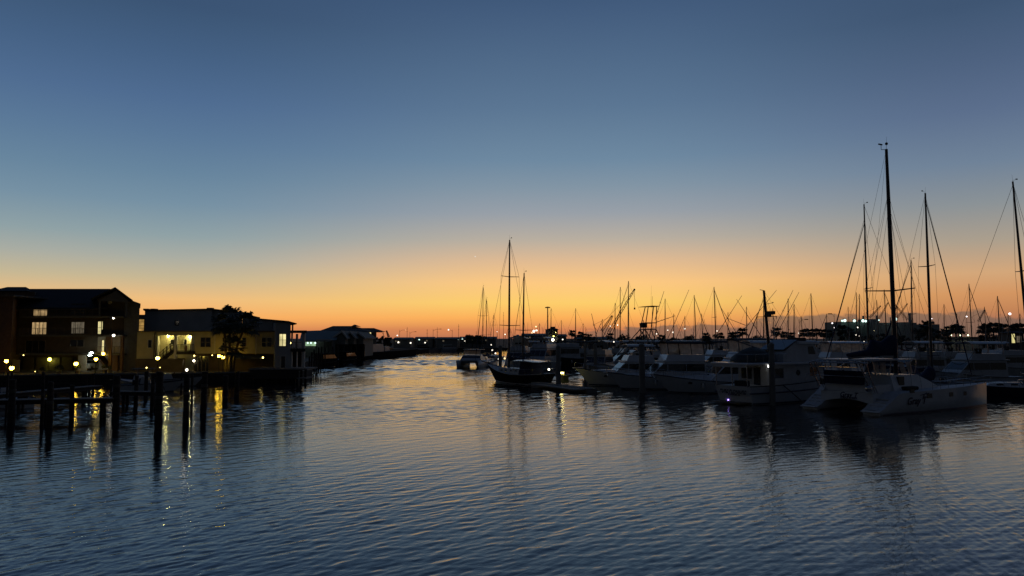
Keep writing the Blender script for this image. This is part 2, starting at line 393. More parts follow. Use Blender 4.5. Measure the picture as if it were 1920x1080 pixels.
def railing(root, a, b, zf, d, m=trimd, h=1.0, gap=.16, name='railing'):
    x0, x1 = fx(a, d), fx(b, d); q = MB()
    q.box(x0, d - .03, zf + h - .06, x1, d + .03, zf + h); q.box(x0, d - .02, zf + .08, x1, d + .02, zf + .13)
    n = max(1, int((x1 - x0) / gap))
    for i in range(n + 1):
        u = x0 + (x1 - x0) * i / n; w = .045 if i % 8 == 0 else .014
        q.box(u - w, d - .014, zf if w > .02 else zf + .13, u + w, d + .014, zf + h - .06)
    return q.build(name, m, root, world=True)
G = 1.3
# ---- dark apartment block
D = 108.
ap = thing('apartment_building', 'dark brown apartment block with long balconies, a front gable and a few lit rooms', 'building', (fx(22, D), D, G))
q = MB(); pbox(q, 22, 232, 576, 664, D, 122); pbox(q, 22, 232, 660, 700, 112, 122, G); q.build('wall', brown, ap, True)
q = MB(); pbox(q, -90, 21.8, 556, 700, 103.5, 120, G); pbox(q, -7, 62, 547, 580, 111.2, 121.8); q.build('wing_wall', brownl, ap, True)
q = MB(); q.loft([[(fx(p, 107.5) + SK * (y - 107.5), y, fz(z, 107.5)) for p, z in ((232.3, 700), (260.5, 700), (260.5, 570.5), (245, 565.5), (232.3, 565.5))] for y in (107.5, 121)], smooth=False)
q.build('stair_tower', greysid, ap, True)
q = MB(); q.loft([[(fx(p, 107.3) + SK * (y - 107.3), y, fz(z, 107.3)) for p, z in ((244, 563), (262, 569.3), (262, 571), (244, 565))] for y in (107.2, 121.3)], smooth=False)
q.build('tower_roof', shingle, ap, True)
ez, rz_ = fz(577, 107), fz(541.5, 115)
q = MB(); x0, x1 = fx(-30, 107), fx(214, 115)
q.loft([[(x + SK * (y - 115), y, z) for y, z in ((106.6, ez - .25), (106.6, ez), (115, rz_), (123.4, ez), (123.4, ez - .25))] for x in (x0, x1 - .8)], smooth=False)
rf = q.build('roof', shingle, ap, True)
q = MB(); xa, xb, xc, xd = fx(-6, 113), fx(10, 116), fx(45, 116), fx(66, 113)
zz, zt = fz(547, 113), fz(538, 116)
q.add([(xa, 111, zz), (xd, 111, zz), (xd - 5, 122, zz), (xa - 5, 122, zz), (xb, 116, zt), (xc, 116, zt)], [(0, 1, 5, 4), (1, 2, 5), (2, 3, 4, 5), (3, 0, 4), (0, 3, 2, 1)])
q.build('wing_roof', shingle, ap, True)
q = MB(); za = fz(556, 103.5)
q.box(fx(-92, 103), 103.0, za + .003, fx(22.5, 103), 120, za + .22); q.build('eave', trimd, ap, True)
dg = 105.8
gp = ((168, 562.5), (213, 541), (247, 565.5))
q = MB(); A, B_, C_ = [Vector((fx(p, dg), 0, fz(z, dg))) for p, z in gp]
q.loft([[(A.x + .9, y, A.z - .1), (B_.x, y, B_.z - .25), (C_.x - .6, y, C_.z - .1)] for y in (dg + .3, dg + .5)], smooth=False); q.build('gable_wall', greysid, ap, True)
q = MB(); q.loft([[(fx(p, 107.9), y, fz(z, 107.9)) for p, z in ((181, 592), (233, 592), (233, 561), (213, 547), (181, 561))] for y in (107.7, 107.9)], smooth=False); q.build('loggia_wall', brown, ap, True)
q = MB(); up = Vector((0, 0, .22))
q.loft([[(v.x + SK * (y - dg), y, v.z) for v in (A, B_, C_, C_ + up, B_ + up, A + up)] for y in (dg, 118)], smooth=False); q.build('gable_roof', shingle, ap, True)
for p in (182, 232): MB().box(fx(p, dg) - .1, dg + .35, fz(594, dg), fx(p, dg) + .1, dg + .55, fz(561, dg)).build('gable_post', greysid, ap, True)
MB().ball((fx(204, 107.7), 107.7, fz(566.5, 107.7)), .3).build('round_vent', whitep, ap, True)
for py in (594, 629.5, 664.5):
    z = fz(py, 106.4)
    MB().box(fx(36, 106.4), 106.4, z - .12, fx(231, 106.4), D - .003, z + .12).build('balcony_slab', greysid, ap, True)
    if py < 664: railing(ap, 36, 181, z + .12, 106.5)
railing(ap, 181, 231, fz(664.5, 106.4) + .12, 106.5)
for p, z in ((60, 660), (24, 700), (131, 630), (178, 630)):
    pass
window(ap, 62, 88, 571.5, 592, D, litw, rail=True)
window(ap, 60.5, 87, 604.5, 627, D, litw, mull=3)
window(ap, 134, 158, 604, 625, D, litd, mull=2)
window(ap, 184, 189.8, 603, 626, D, litw2, mull=0, rail=True)
window(ap, 191, 192.6, 603, 618, D, litw2, mull=0)
window(ap, 50, 86, 639, 661, D, paneoff, mull=2)
window(ap, 133, 158, 637, 650, D, paneoff, mull=1)
window(ap, 132, 158, 570, 590, D, paneoff, mull=2)
q = MB(); pbox(q, 184, 199, 630, 662, D - .12, D - .004); q.build('landing_wall', palesid, ap, True)
q = MB(); pbox(q, 199.2, 205.5, 630, 662, D - .3, D - .004); q.build('landing_door_wall', brownl, ap, True)
q = MB(); pbox(q, 210.5, 226.5, 629, 662, D - .5, D - .004); q.build('landing_side_wall', palesid, ap, True)
window(ap, 192.5, 196.5, 638, 659, D - .12, litw2, mull=0)
q = MB(); pbox(q, 148.3, 163.4, 665.5, 700, 107.4, 107.7, G); q.build('carport_wall', palesid, ap, True)
q = MB(); pbox(q, 186, 205, 665.5, 700, 110.5, 110.8, G); q.build('stair_wall', palesid, ap, True)
q = MB()
for i in range(14):
    a = i / 14; xx = fx(204, 109) - a * (fx(204, 109) - fx(185, 109)); z = fz(686, 109) + (fz(667, 109) - fz(686, 109)) * a
    q.box(xx - .14, 108.6, z - .22, xx + .02, 110.4, z)
q.build('stair', brownl, ap, True)
for p in (205.3, 227):
    q = MB(); q.box(fx(p, 106.3), 106.3, G, fx(p, 106.3) + .34, 106.62, fz(630, 106.3)); q.build('post', brownl, ap, True)
q = MB(); pbox(q, 210.5, 222.5, 664.8, 700, 108.2, 108.35, G); q.build('carport_door', brownl, ap, True)
q = MB(); pbox(q, 25.5, 38.5, 674.5, 700, 105.5, 105.7, G); q.build('passage_wall', palesid, ap, True)
for i in range(4):
    q = MB(); pbox(q, 46 + i * 24, 66 + i * 24, 670, 700, 111.6, 111.98, G); q.build('garage_door', trimd, ap, True)
def fixture(root, px, py, d, m, r, name='wall_lamp', cap=True):
    p = at(px, py, d); q = MB(); q.ball(p, r); o = q.build(name, m, root, True)
    if cap: MB().box(p.x - r * .8, d + r * .6, p.z - .06, p.x + r * .8, d + r * 1.5, p.z + r * 1.3).build('bracket', trimd, o)
    return o
fixture(ap, 93, 674, 111.2, gy, .24)
fixture(ap, 171, 663.5, 106.9, gcool, .26, 'flood_lamp')
fixture(ap, 167, 665.2, 106.9, gcool, .16, 'flood_lamp')
fixture(ap, 213, 629, 106.0, gwh, .17)
fixture(ap, 44, 666, 106.2, gwd, .07)
fixture(ap, 193.5, 663.3, 106.0, gw, .20)

# ---- yellow waterside townhouse
D = 106.; SK = -.36
th = thing('townhouse', 'pale yellow flat roofed townhouse with a lit balcony and stair recess above the water', 'building', (fx(257, D), D, G))
q = MB(); pbox(q, 257.6, 288.5, 622, 673, D, 109); pbox(q, 365.2, 516, 622, 663, D, 116); pbox(q, 288.5, 365.2, 622, 628.6, D, 109)
q.build('wall', yellow, th, True)
q = MB(); pbox(q, 288.5, 365.2, 622, 676, 109, 116); q.build('recess_wall', yellow, th, True)
q = MB(); pbox(q, 327.2, 331.6, 628.6, 700, D, 106.5, G); q.build('pillar', whitep, th, True)
q = MB(); pbox(q, 358.5, 364.9, 628.6, 658, D + .2, 109 - .01); q.build('side_wall', whitep, th, True)
q = MB(); pbox(q, 294, 296, 630, 673, D + .1, 109 - .01); q.build('reveal', whitep, th, True)
q = MB(); pbox(q, 288.8, 291.5, 623, 690, D - .2, D - .003); q.build('corner_board', trimd, th, True)
window(th, 279, 285.6, 637.5, 652, D, paneoff, whitep, 0)
for a, b_ in ((295.8, 300), (321, 326), (346, 351)): window(th, a, b_, 637, 645.5, 109, paneoff, whitep, 0)
MB().ball((fx(357.5, 108.8), 108.75, fz(632, 108.8)), .13).build('ceiling_lamp', glow('porch lamp glass', (1., .84, .30), 190), th, True)
MB().ball((fx(316, 108.5), 108.4, fz(630.3, 108.5)), .09).build('ceiling_lamp', glow('stair lamp glass', (1., .84, .30), 200), th, True)
zf = fz(658.5, 105.6)
MB().box(fx(331.8, 105.6), 105.6, zf - .45, fx(365, 105.6), 109, zf).build('balcony', wood, th, True)
railing(th, 332.5, 364.5, zf, 105.7, wood, .95, .22)
q = MB()
P0, P1 = at(302, 673, 107.0), at(328, 651, 107.0)
for k in range(10):
    v = P0.lerp(P1, k / 10); q.box(v.x, 106.6, v.z - .3, v.x + (P1.x - P0.x) / 10 + .02, 107.8, v.z)
q.build('stair', wood, th, True)
q = MB()
for o in (0, .45, .9): q.tube(P0 + Vector((0, -.45, o)), P1 + Vector((0, -.45, o)), .035)
for k in range(5):
    v = P0.lerp(P1, k / 4); q.box(v.x - .06, 106.5, v.z - .3, v.x + .06, 106.62, v.z + 1.0)
q.build('stair_rail', wood, th, True)
q = MB(); pbox(q, 256, 344, 673.3, 702, 104.4, 109, G); q.build('base_wall', brown, th, True)
q = MB(); pbox(q, 344, 365, 665, 702, 108.6, 109, G); q.build('entry_wall', yellow, th, True)
q = MB(); pbox(q, 365.2, 516, 663, 702, 107.2, 116, G); q.build('ground_wall', brown, th, True)
fixture(th, 364.3, 667, 107.0, gwd, .10); fixture(th, 363.5, 676.5, 107.0, glow('entry lamp glass', (1., .9, .6), 20), .13)
for i, (a, b_) in enumerate(((368, 372), (374, 379), (381, 387), (388.5, 393))):
    window(th, a, b_, 668, 698, 107.2, paneoff, trimd, 0, 'french_door')
for a, b_ in ((378, 385), (387.5, 395), (492, 499), (502, 510), (418, 424), (455, 462)): window(th, a, b_, 633.5, 650, D, paneoff, yellow if a > 410 else trimd, 0, rail=True)
for p in (403.5, 480.5):
    q = MB(); q.tube((fx(p, 105.8), 105.8, fz(664, 105.8)), (fx(p, 105.8), 105.8, fz(623, 105.8)), .07, n=8); q.build('downpipe', whitep, th, True)
q = MB(); pbox(q, 256, 517, 620.2, 622, D - .35, 116.1); q.build('parapet', trimd, th, True)
q = MB(); pbox(q, 270.5, 397, 581, 621, 112, 124); pbox(q, 256, 270.5, 590, 597.5, 112, 124); pbox(q, 256, 270.5, 597.5, 624, 112.8, 124); q.build('upper_wall', stuccog, th, True)
q = MB(); q.loft([[(fx(p, 111.7) + SK * (y - 111.7), y, fz(z, 111.7)) for p, z in ((269, 581), (393, 578.4), (398, 578.4), (398, 580.4), (269, 583))] for y in (111.7, 124.2)], smooth=False); q.build('upper_roof', shingle, th, True)
window(th, 260, 270, 599, 622.5, 112.8, lito, trimd, 0, rail=True)
window(th, 328, 335, 601.5, 609.5, 112, paneoff, trimd, 0)
for a, b_, t_ in ((267, 275.5, 577), (281, 289.5, 577), (386.5, 395.5, 575.3)):
    q = MB(); q.box(fx(a, 113), 113, fz(582, 113), fx(b_, 113), 114, fz(t_ + 1.6, 113)); q.build('roof_vent', trimd, th, True)
for a, b_, t0, t1, dd in ((397.3, 454, 578.8, 585.2, 112.6), (454.3, 466, 587.5, 589, 113.2), (466.3, 485.5, 590.3, 595, 113.8), (485.8, 540, 597, 602, 112.9)):
    q = MB(); q.loft([[(fx(p, dd) + SK * (y - dd), y, fz(z, dd)) for p, z in ((a, 624), (b_, 624), (b_, t1 + 1.6), (a, t0 + 1.6))] for y in (dd, 124)], smooth=False); q.build('rear_wall', stuccog, th, True)
    q = MB(); q.loft([[(fx(p, dd) + SK * (y - dd), y, fz(z, dd)) for p, z in ((a - 1, t0 + 1.7), (b_ + 1.5, t1 + 1.7), (b_ + 1.5, t1), (a - 1, t0))] for y in (dd - .5, 124.2)], smooth=False); q.build('rear_roof', shingle, th, True)
for a, b_ in ((432, 446), (470, 476), (512, 518), (522, 526)): window(th, a, b_, 606, 616, 112.5, paneoff, trimd, 0)
q = MB(); pbox(q, 516.2, 545, 604, 702, 104, 114, G); q.build('tower_wall', stuccog, th, True)
window(th, 524.5, 536.5, 626.5, 648.5, 104, litw2, trimd, 1, rail=True)
window(th, 528.5, 536, 668, 690.5, 104, paneoff, whitep, 0, 'door')
q = MB(); q.loft([[(fx(p, 103.8) + SK * (y - 103.8), y, fz(z, 103.8)) for p, z in ((515, 603.2), (541, 602), (556, 606.2), (556, 608), (541, 604))] for y in (103.6, 113.5)], smooth=False); q.build('tower_roof', shingle, th, True)
q = MB(); q.box(fx(547, 104.3), 104.3, fz(622, 104.3), fx(549.3, 104.3), 104.5, fz(607.5, 104.3)); q.build('roof_post', trimd, th, True)
q = MB(); pbox(q, 545.2, 575.5, 619.5, 624, 103.6, 110); q.build('porch_roof', trimd, th, True)
q = MB(); pbox(q, 545.2, 573, 653.5, 659, 103.7, 110); q.build('porch_floor', wood, th, True)
for a, b_, t_, bt, m in ((567, 571.8, 624, 691, whitep), (546, 548.4, 624, 691, whitep), (554.8, 558.2, 626, 653.4, palesid), (556.6, 558, 659, 691, whitep)):
    q = MB(); q.box(fx(a, 104), 104, fz(bt, 104), fx(b_, 104), 104.3, fz(t_, 104)); q.build('porch_column', m, th, True)
railing(th, 548.5, 567, fz(653.5, 103.8), 103.8, trimd, .9, .2)
q = MB(); pbox(q, 545.2, 566, 659, 702, 109, 109.3, G); q.build('porch_back_wall', brown, th, True)
fixture(th, 545.8, 643, 104.6, gwd, .13)
fixture(th, 493, 670.5, 104.6, gwd, .12); fixture(th, 398, 666.2, 105.8, gwd, .07)
q = MB(); q.loft([[(fx(430, 105), 104.2, fz(671.5, 104.2)), (fx(493, 105), 104.2, fz(672.5, 104.2)), (fx(487, 105), 107.1, fz(664, 107.1)), (fx(436, 105), 107.1, fz(664, 107.1))],
                  [(fx(430, 105), 104.2, fz(672.6, 104.2)), (fx(493, 105), 104.2, fz(673.6, 104.2)), (fx(487, 105), 107.1, fz(665, 107.1)), (fx(436, 105), 107.1, fz(665, 107.1))]], smooth=False)
q.build('awning', canvasg, th, True)
ur = thing('garden_urn', 'small reddish urn on the lit balcony of the yellow townhouse', 'urn', at(348.5, 658.5, 106.4))
MB().loft([[(r * cos(a * pi / 5), r * sin(a * pi / 5), z) for a in range(10)] for r, z in ((.14, .02), (.22, .3), (.2, .55), (.12, .7), (.15, .76))]).build('body', mat('terracotta', (.22, .08, .05), .8), ur)
MB().loft([[(r * cos(a * pi / 5), r * sin(a * pi / 5), z) for a in range(10)] for r, z in ((.152, .765), (.165, .79), (.152, .81))]).build('rim', MATS['terracotta'], ur)

# ---- quay wall, deck and piers
qw = thing('quay_wall', 'long low dark bulkhead with a pale cap below the apartment block', 'quay wall', (-46, 99, 0))
pts = [(-300, 90), (-64, 93), (-46, 99), (-29.7, 103)]
q = MB(); c = MB()
for (a, b_), (e, f) in zip(pts, pts[1:]):
    u = Vector((e - a, f - b_, 0)).normalized(); n = Vector((-u.y, u.x, 0)) * .35
    A, B_ = Vector((a, b_, 0)), Vector((e, f, 0)) - u * .01
    for mb, z0, z1, w in ((q, -1, 1.28, n), (c, 1.283, 1.48, n * 1.8)):
        o = n * -.2 if mb is c else n * 0
        mb.add([A + o + Vector((0, 0, z0)), B_ + o + Vector((0, 0, z0)), B_ + w + Vector((0, 0, z0)), A + w + Vector((0, 0, z0)),
                A + o + Vector((0, 0, z1)), B_ + o + Vector((0, 0, z1)), B_ + w + Vector((0, 0, z1)), A + w + Vector((0, 0, z1))],
               [(0, 3, 2, 1), (4, 5, 6, 7), (0, 1, 5, 4), (1, 2, 6, 5), (2, 3, 7, 6), (3, 0, 4, 7)])
q.build('wall', wood, qw, True); c.build('cap', conc, qw, True)
dk = thing('waterside_deck', 'dark timber deck on pilings jutting out at the right end of the yellow townhouse', 'deck', (fx(525, 101), 101, 0))
q = MB(); q.box(fx(468, 100.5), 100.5, 1.75, fx(577, 100.5), 106, 1.95); q.build('planking', woodg, dk, True)
q = MB(); q.box(fx(470, 100.6), 100.62, .55, fx(561, 100.6), 100.75, 1.747); q.build('skirt', wood, dk, True)
q = MB(); q.box(fx(561, 100.2), 99.4, .62, fx(578, 100.2), 103.5, .74); q.build('lower_step', woodg, dk, True)
for p in (478, 500, 520, 540, 558, 566, 574):
    q = MB(); q.tube((fx(p, 101), 101.1, -1), (fx(p, 101), 101.1, 1.745), .16, n=8); q.build('piling', wood, dk, True)
def pier(label, A, B_, w, z, step=4.):
    A, B_ = Vector(A), Vector(B_); u = (B_ - A); Lp = u.length; rz = atan2(u.y, u.x)
    r = thing('pier', label, 'pier', (A.x, A.y, 0), rz, 'timber finger piers on the left')
    q = MB(); n = int(Lp / .24)
    for i in range(n): q.box(i * Lp / n + .012, -w / 2, z - .06 + random.uniform(-.006, .006), (i + 1) * Lp / n, w / 2, z)
    q.build('planking', woodg, r)
    q = MB()
    for y in (-w / 2 + .15, w / 2 - .15): q.box(0, y - .06, z - .36, Lp, y + .06, z - .066)
    q.build('stringer', wood, r)
    i = 1.
    while i < Lp:
        for y in (-w / 2 + .3, w / 2 - .3):
            MB().tube((i, y, -1.5), (i, y, z - .067), .13, n=8).build('support_pile', wood, r)
        i += step
    return r
a = on(-60, 750, 1.5); b_ = on(216, 745.5, 1.5); pier('nearest timber pier, crossing low from the left edge of the photo', a, b_, 1.3, 1.5)
a = on(-70, 744, 1.45); b_ = on(182, 722.5, 1.45); pier('timber pier slanting back towards the quay, behind the nearest pier', a, b_, 1.2, 1.45)
a = on(216, 733, 1.4); b_ = on(303, 734, 1.4); pier('short timber pier ending at the tall near piling', a, b_, 1.1, 1.4, 3.)
def piling(px, top, d, wpx, label, lean=0., m=None, cap=False, group='timber pilings on the left'):
    b0 = at(px, 634, d); zt = at(px, top, d).z; r = wpx / F * d / 2
    t = thing('piling', label, 'piling', (b0.x, b0.y, 0), random.uniform(0, 6), group); lean = lean or random.uniform(-.016, .016)
    q = MB(); rings = []
    for k in range(9):
        z = -1.5 + (zt + 1.5) * k / 8; rr = r * (1.06 - .12 * k / 8) * (1 + .05 * sin(k * 2.3 + px))
        rings.append([(rr * cos(i * pi / 6) * (1 + .05 * sin(3 * i + k)) + lean * z, rr * sin(i * pi / 6), z) for i in range(12)])
    q.loft(rings); q.build('pile', m or wood, t)
    if cap:
        q = MB(); q.loft([[(r * 1.0 * s * cos(i * pi / 6) + lean * zt, r * s * sin(i * pi / 6), zt + z) for i in range(12)] for s, z in ((1.02, .003), (1.04, .06), (.5, .2), (.05, .27))]); q.build('cap', conc, t)
    else:
        q = MB(); q.loft([[(r * s * cos(i * pi / 6) + lean * z, r * s * sin(i * pi / 6), z) for i in range(12)] for s, z in ((1.09, .25), (1.12, .5), (1.09, .8))], caps=False); q.build('tide_band', antif, t)
        if d < 68 and wpx > 5:
            zr = zt * random.uniform(.5, .75)
            for k in range(3): MB().loft([[(r * s * cos(i * pi / 6) + lean * zr, r * s * sin(i * pi / 6), zr + z + k * .075) for i in range(12)] for s, z in ((1.04, 0), (1.16, .02), (1.16, .05), (1.04, .07))], caps=False).build('rope_turn', rope, t)
    return t
for a in ((28, 711, 53, 12, 'stout piling at the far left beside the nearest pier'), (18, 698, 60, 4, 'thin piling at the far left edge behind the stout one'),
          (25.5, 699, 62, 4, 'thin piling just left of the stout leftmost piling'), (85.5, 698, 52, 6, 'taller piling of the close pair on the nearest pier'),
          (99, 716, 50.5, 11, 'shorter thicker piling of the close pair on the nearest pier'), (140, 722, 56, 8, 'low piling behind the middle of the nearest pier'),
          (222, 704, 57, 13, 'thick piling at the right end of the nearest pier'), (258.5, 704, 66, 7, 'slim piling left of the short pier'),
          (277, 696, 74, 7, 'piling behind the short pier, beside the moored boat'), (289, 712, 64, 7, 'low piling at the end of the short pier'),
          (302, 697, 50, 13.5, 'tall near piling with a long dark reflection'), (353, 700, 54, 11, 'near piling with a small white lamp on top'),
          (362.5, 700, 62, 5, 'thin piling close behind the lamp topped piling'), (385, 697, 60, 11, 'thick piling left of the bright lamp reflection'),
          (342.5, 699, 88, 3, 'thin mooring stake beside the skiff bow'), (425, 704, 75, 10, 'piling directly right of the bright lamp reflection'),
          (446.5, 697, 80, 8, 'rightmost piling of the near left group'), (165, 708, 78, 4, 'thin piling at the far end of the slanting pier'), (178, 700, 84, 5, 'piling under the white floodlight by the quay')):
    piling(*a)
lm = thing('piling_lamp', 'small white lamp fixed on top of the near piling', 'lamp', at(350, 699, 54))
MB().box(-.05, -.05, -.02, .05, .05, .12).build('bracket', trimd, lm); MB().ball((0, 0, .2), .085).build('globe', gwh, lm)
def sag(name, label, P, Q, drop, r=.02, m=rope):
    P, Q = Vector(P), Vector(Q)
    one(name, MB().path([P.lerp(Q, k / 12) - Vector((0, 0, drop * 4 * (k / 12) * (1 - k / 12))) for k in range(13)], r), m, label, 'rope')
sag('mooring_line', 'slack rope between the tall near piling and the lamp piling', at(305, 722, 50), at(349, 733, 54), .9)
sag('mooring_line', 'slack rope between the lamp piling and the thick piling', at(358, 738, 54), at(380, 731, 60), .3)

# ---- lamps on the quay
def post_lamp(px, py, d, m, r, label, group='globe lamps along the left quay', zb=G, arm=0.):
    p = at(px, py, d)
    t = thing('street_lamp', label, 'lamp', (p.x + arm, d, zb), 0, group)
    q = MB(); q.tube((0, 0, 0), (0, 0, p.z - zb - r * .8 + (0 if not arm else .4)), .055, .04, 8); q.tube((0, 0, 0), (0, 0, .3), .12, .08, 8)
    if arm: q.path([(0, 0, p.z - zb), (-arm * .5, 0, p.z - zb + .35), (-arm, 0, p.z - zb + r)], .03)
    q.build('post', blackh, t)
    MB().ball((-arm, 0, p.z - zb), r, 12, 8).build('globe', m, t)
    MB().loft([[(-arm + rr * cos(i * pi / 5), rr * sin(i * pi / 5), p.z - zb + z) for i in range(10)] for rr, z in ((r * .9, r * .72), (r * .55, r * 1.15), (.02, r * 1.35))]).build('cap', blackh, t)
for a in ((12, 677, 97, gw, .22, 'warm globe lamp at the far left edge of the quay'), (22, 690, 95, gw, .26, 'low warm globe lamp beside the lit passage, second from the left'),
          (142.5, 682, 98.5, gw, .24, 'warm globe lamp left of the pale carport wall'), (180, 673.5, 100, gw, .21, 'warm globe lamp in front of the carport stair'),
          (295.5, 671.5, 99.8, gwb, .21, 'single warm globe lamp below the corner of the yellow townhouse'),
          (410.5, 667.5, 103, gw, .20, 'left lamp of the close pair under the palms'), (418, 669.5, 101.6, gw, .22, 'right lamp of the close pair under the palms')):
    post_lamp(*a)
post_lamp(212.5, 596.7, 102, gwh, .11, 'tall lamp post with a small white light at the gable end', arm=-.3)
for px, py, d, lab in ((66, 696.5, 96.5, 'tiny white light low on the quay under the wall lamp'), (300, 689, 95, 'small white dock light behind the short pier'), (327, 699, 97.5, 'faint low light by the skiff')):
    post_lamp(px, py, d, gwd, .05, lab, 'small low dock lights', 1.3)
# shrubs in tubs and a parked car
def shrub(px, d, h, w, label):
    p = at(px, 634, d); t = thing('potted_shrub', label, 'plant', (p.x, d, G), 0, 'tubs of shrubs on the quay')
    MB().loft([[(r * cos(i * pi / 5), r * sin(i * pi / 5), z) for i in range(10)] for r, z in ((.22, 0), (.32, .45))]).build('tub', trimd, t)
    q = MB()
    for k in range(160):
        a, e, r = random.uniform(0, 2 * pi), random.uniform(-.6, 1.5), random.uniform(.5, 1)
        c = Vector((cos(a) * cos(e) * w * r, sin(a) * cos(e) * w * r, .45 + h * .5 + sin(e) * h * .5 * r)); s = random.uniform(.05, .11)
        u = Vector((random.uniform(-1, 1), random.uniform(-1, 1), random.uniform(-1, 1))).normalized(); v = u.orthogonal()
        q.add([c - u * s, c + v * s * .5, c + u * s, c - v * s * .5], [(0, 1, 2, 3)])
    q.build('foliage', leaf2, t)
for a in ((113, 96.5, .8, .6, 'dark round shrub in a tub under the wall lamp'), (82, 97, .5, .3, 'small shrub in a tub left of the round one'), (148, 99, .9, .4, 'upright shrub at the foot of the pale carport wall'),
          (199, 101, .7, .5, 'dark shrub right of the carport stair'), (208, 101, .5, .3, 'low shrub by the brown carport door')): shrub(*a)
def car(px, d, zb, rz, m, label, group=None, s=1.):
    p = at(px, 634, d); t = thing('parked_car', label, 'car', (p.x, d, zb), rz, group)
    q = MB(); q.prof([(-2.2, .35), (2.2, .35), (2.25, .7), (1.9, .92), (.9, 1.0), (-2.0, 1.05), (-2.25, .8)], 1.7, 1.66); q.build('body', m, t, bevel=.05)
    q = MB(); q.prof([(.95, .99), (.35, 1.42), (-1.1, 1.45), (-1.75, 1.04)], 1.5, 1.2); q.build('window', glass, t)
    q = MB(); q.prof([(.2, 1.43), (-1.0, 1.46), (-.95, 1.5), (.15, 1.48)], 1.2, 1.15); q.build('roof', m, t)
    for x in (-1.4, 1.4):
        for y in (-.86, .66): MB().tube((x, y, .33), (x, y + .2, .33), .33, n=12).build('wheel', rubber, t)
    return t
carw = mat('white car paint', (.6, .6, .6), .25, var=.05, coat=.6); card = mat('grey car paint', (.12, .12, .13), .25, var=.05, coat=.6)
carr = mat('red car paint', (.16, .03, .03), .25, var=.05, coat=.6)
car(171, 110.3, G, R(96), carw, 'white car parked under the apartment block beside the floodlight')

# ---- palms
def palm(px, base_d, top, lean, label, crown=1.7, zb=G, hang=True, nf=34, name='palm_tree', group=None, bw=.055, pet=(.5, .75), flen=.46):
    p = at(px, 634, base_d); h = at(px, top, base_d).z - zb
    t = thing(name, label, 'palm tree', (p.x, base_d, zb), random.uniform(0, 6), group)
    t.rotation_euler.z = 0
    q = MB(); rings = []
    for k in range(10):
        f = k / 9; r = .2 - .06 * f
        rings.append([(r * cos(i * pi / 4) * (1 + .12 * (k % 2)) + lean * f * f, r * sin(i * pi / 4), h * f) for i in range(8)])
    q.loft(rings); q.build('trunk', bark, t)
    c = Vector((lean, 0, h)); q = MB()
    for k in range(nf):
        a = k * 2.4; e = random.uniform(-.75, 1.25) if hang else random.uniform(-.3, 1.2); L_ = crown * random.uniform(*pet)
        d = Vector((cos(a) * cos(e), sin(a) * cos(e), sin(e))); tip = c + d * L_ - Vector((0, 0, .12 * L_))
        q.tube(c, tip, .018, .012, 3, False)
        side = d.cross(Vector((0, 0, 1))); side = side.normalized() if side.length > .1 else Vector((1, 0, 0)); upv = side.cross(d)
        for j in range(-6, 7):
            b_ = j * .23; dirv = (d * cos(b_) + side * sin(b_)).normalized(); fl = crown * flen * (1 - .03 * abs(j)) * random.uniform(.8, 1.15)
            m_ = tip + dirv * fl * .6 + upv * .04; e_ = tip + dirv * fl - Vector((0, 0, .34 * fl)); w = side * cos(b_) - d * sin(b_)
            q.add([tip, m_ + w * bw, e_, m_ - w * bw], [(0, 1, 2, 3)])
    q.build('crown', leaf, t)
    return t
palm(432, 102.5, 600, -.2, 'tallest palm before the townhouse, straight trunked', 2.3, nf=34, flen=.5, bw=.10, group='palms before the yellow townhouse')
palm(438, 102.0, 608, 1.7, 'leaning palm before the townhouse, its crown furthest right', 2.1, nf=34, flen=.5, bw=.10, group='palms before the yellow townhouse')
palm(434, 101.2, 651, .15, 'lowest palm before the townhouse, just above the paired lamps', 1.8, nf=30, flen=.5, bw=.10, group='palms before the yellow townhouse')
palm(425, 103.2, 607, -.5, 'palm with its crown leaning left over the yellow wall', 2.0, nf=30, flen=.5, bw=.10, group='palms before the yellow townhouse')

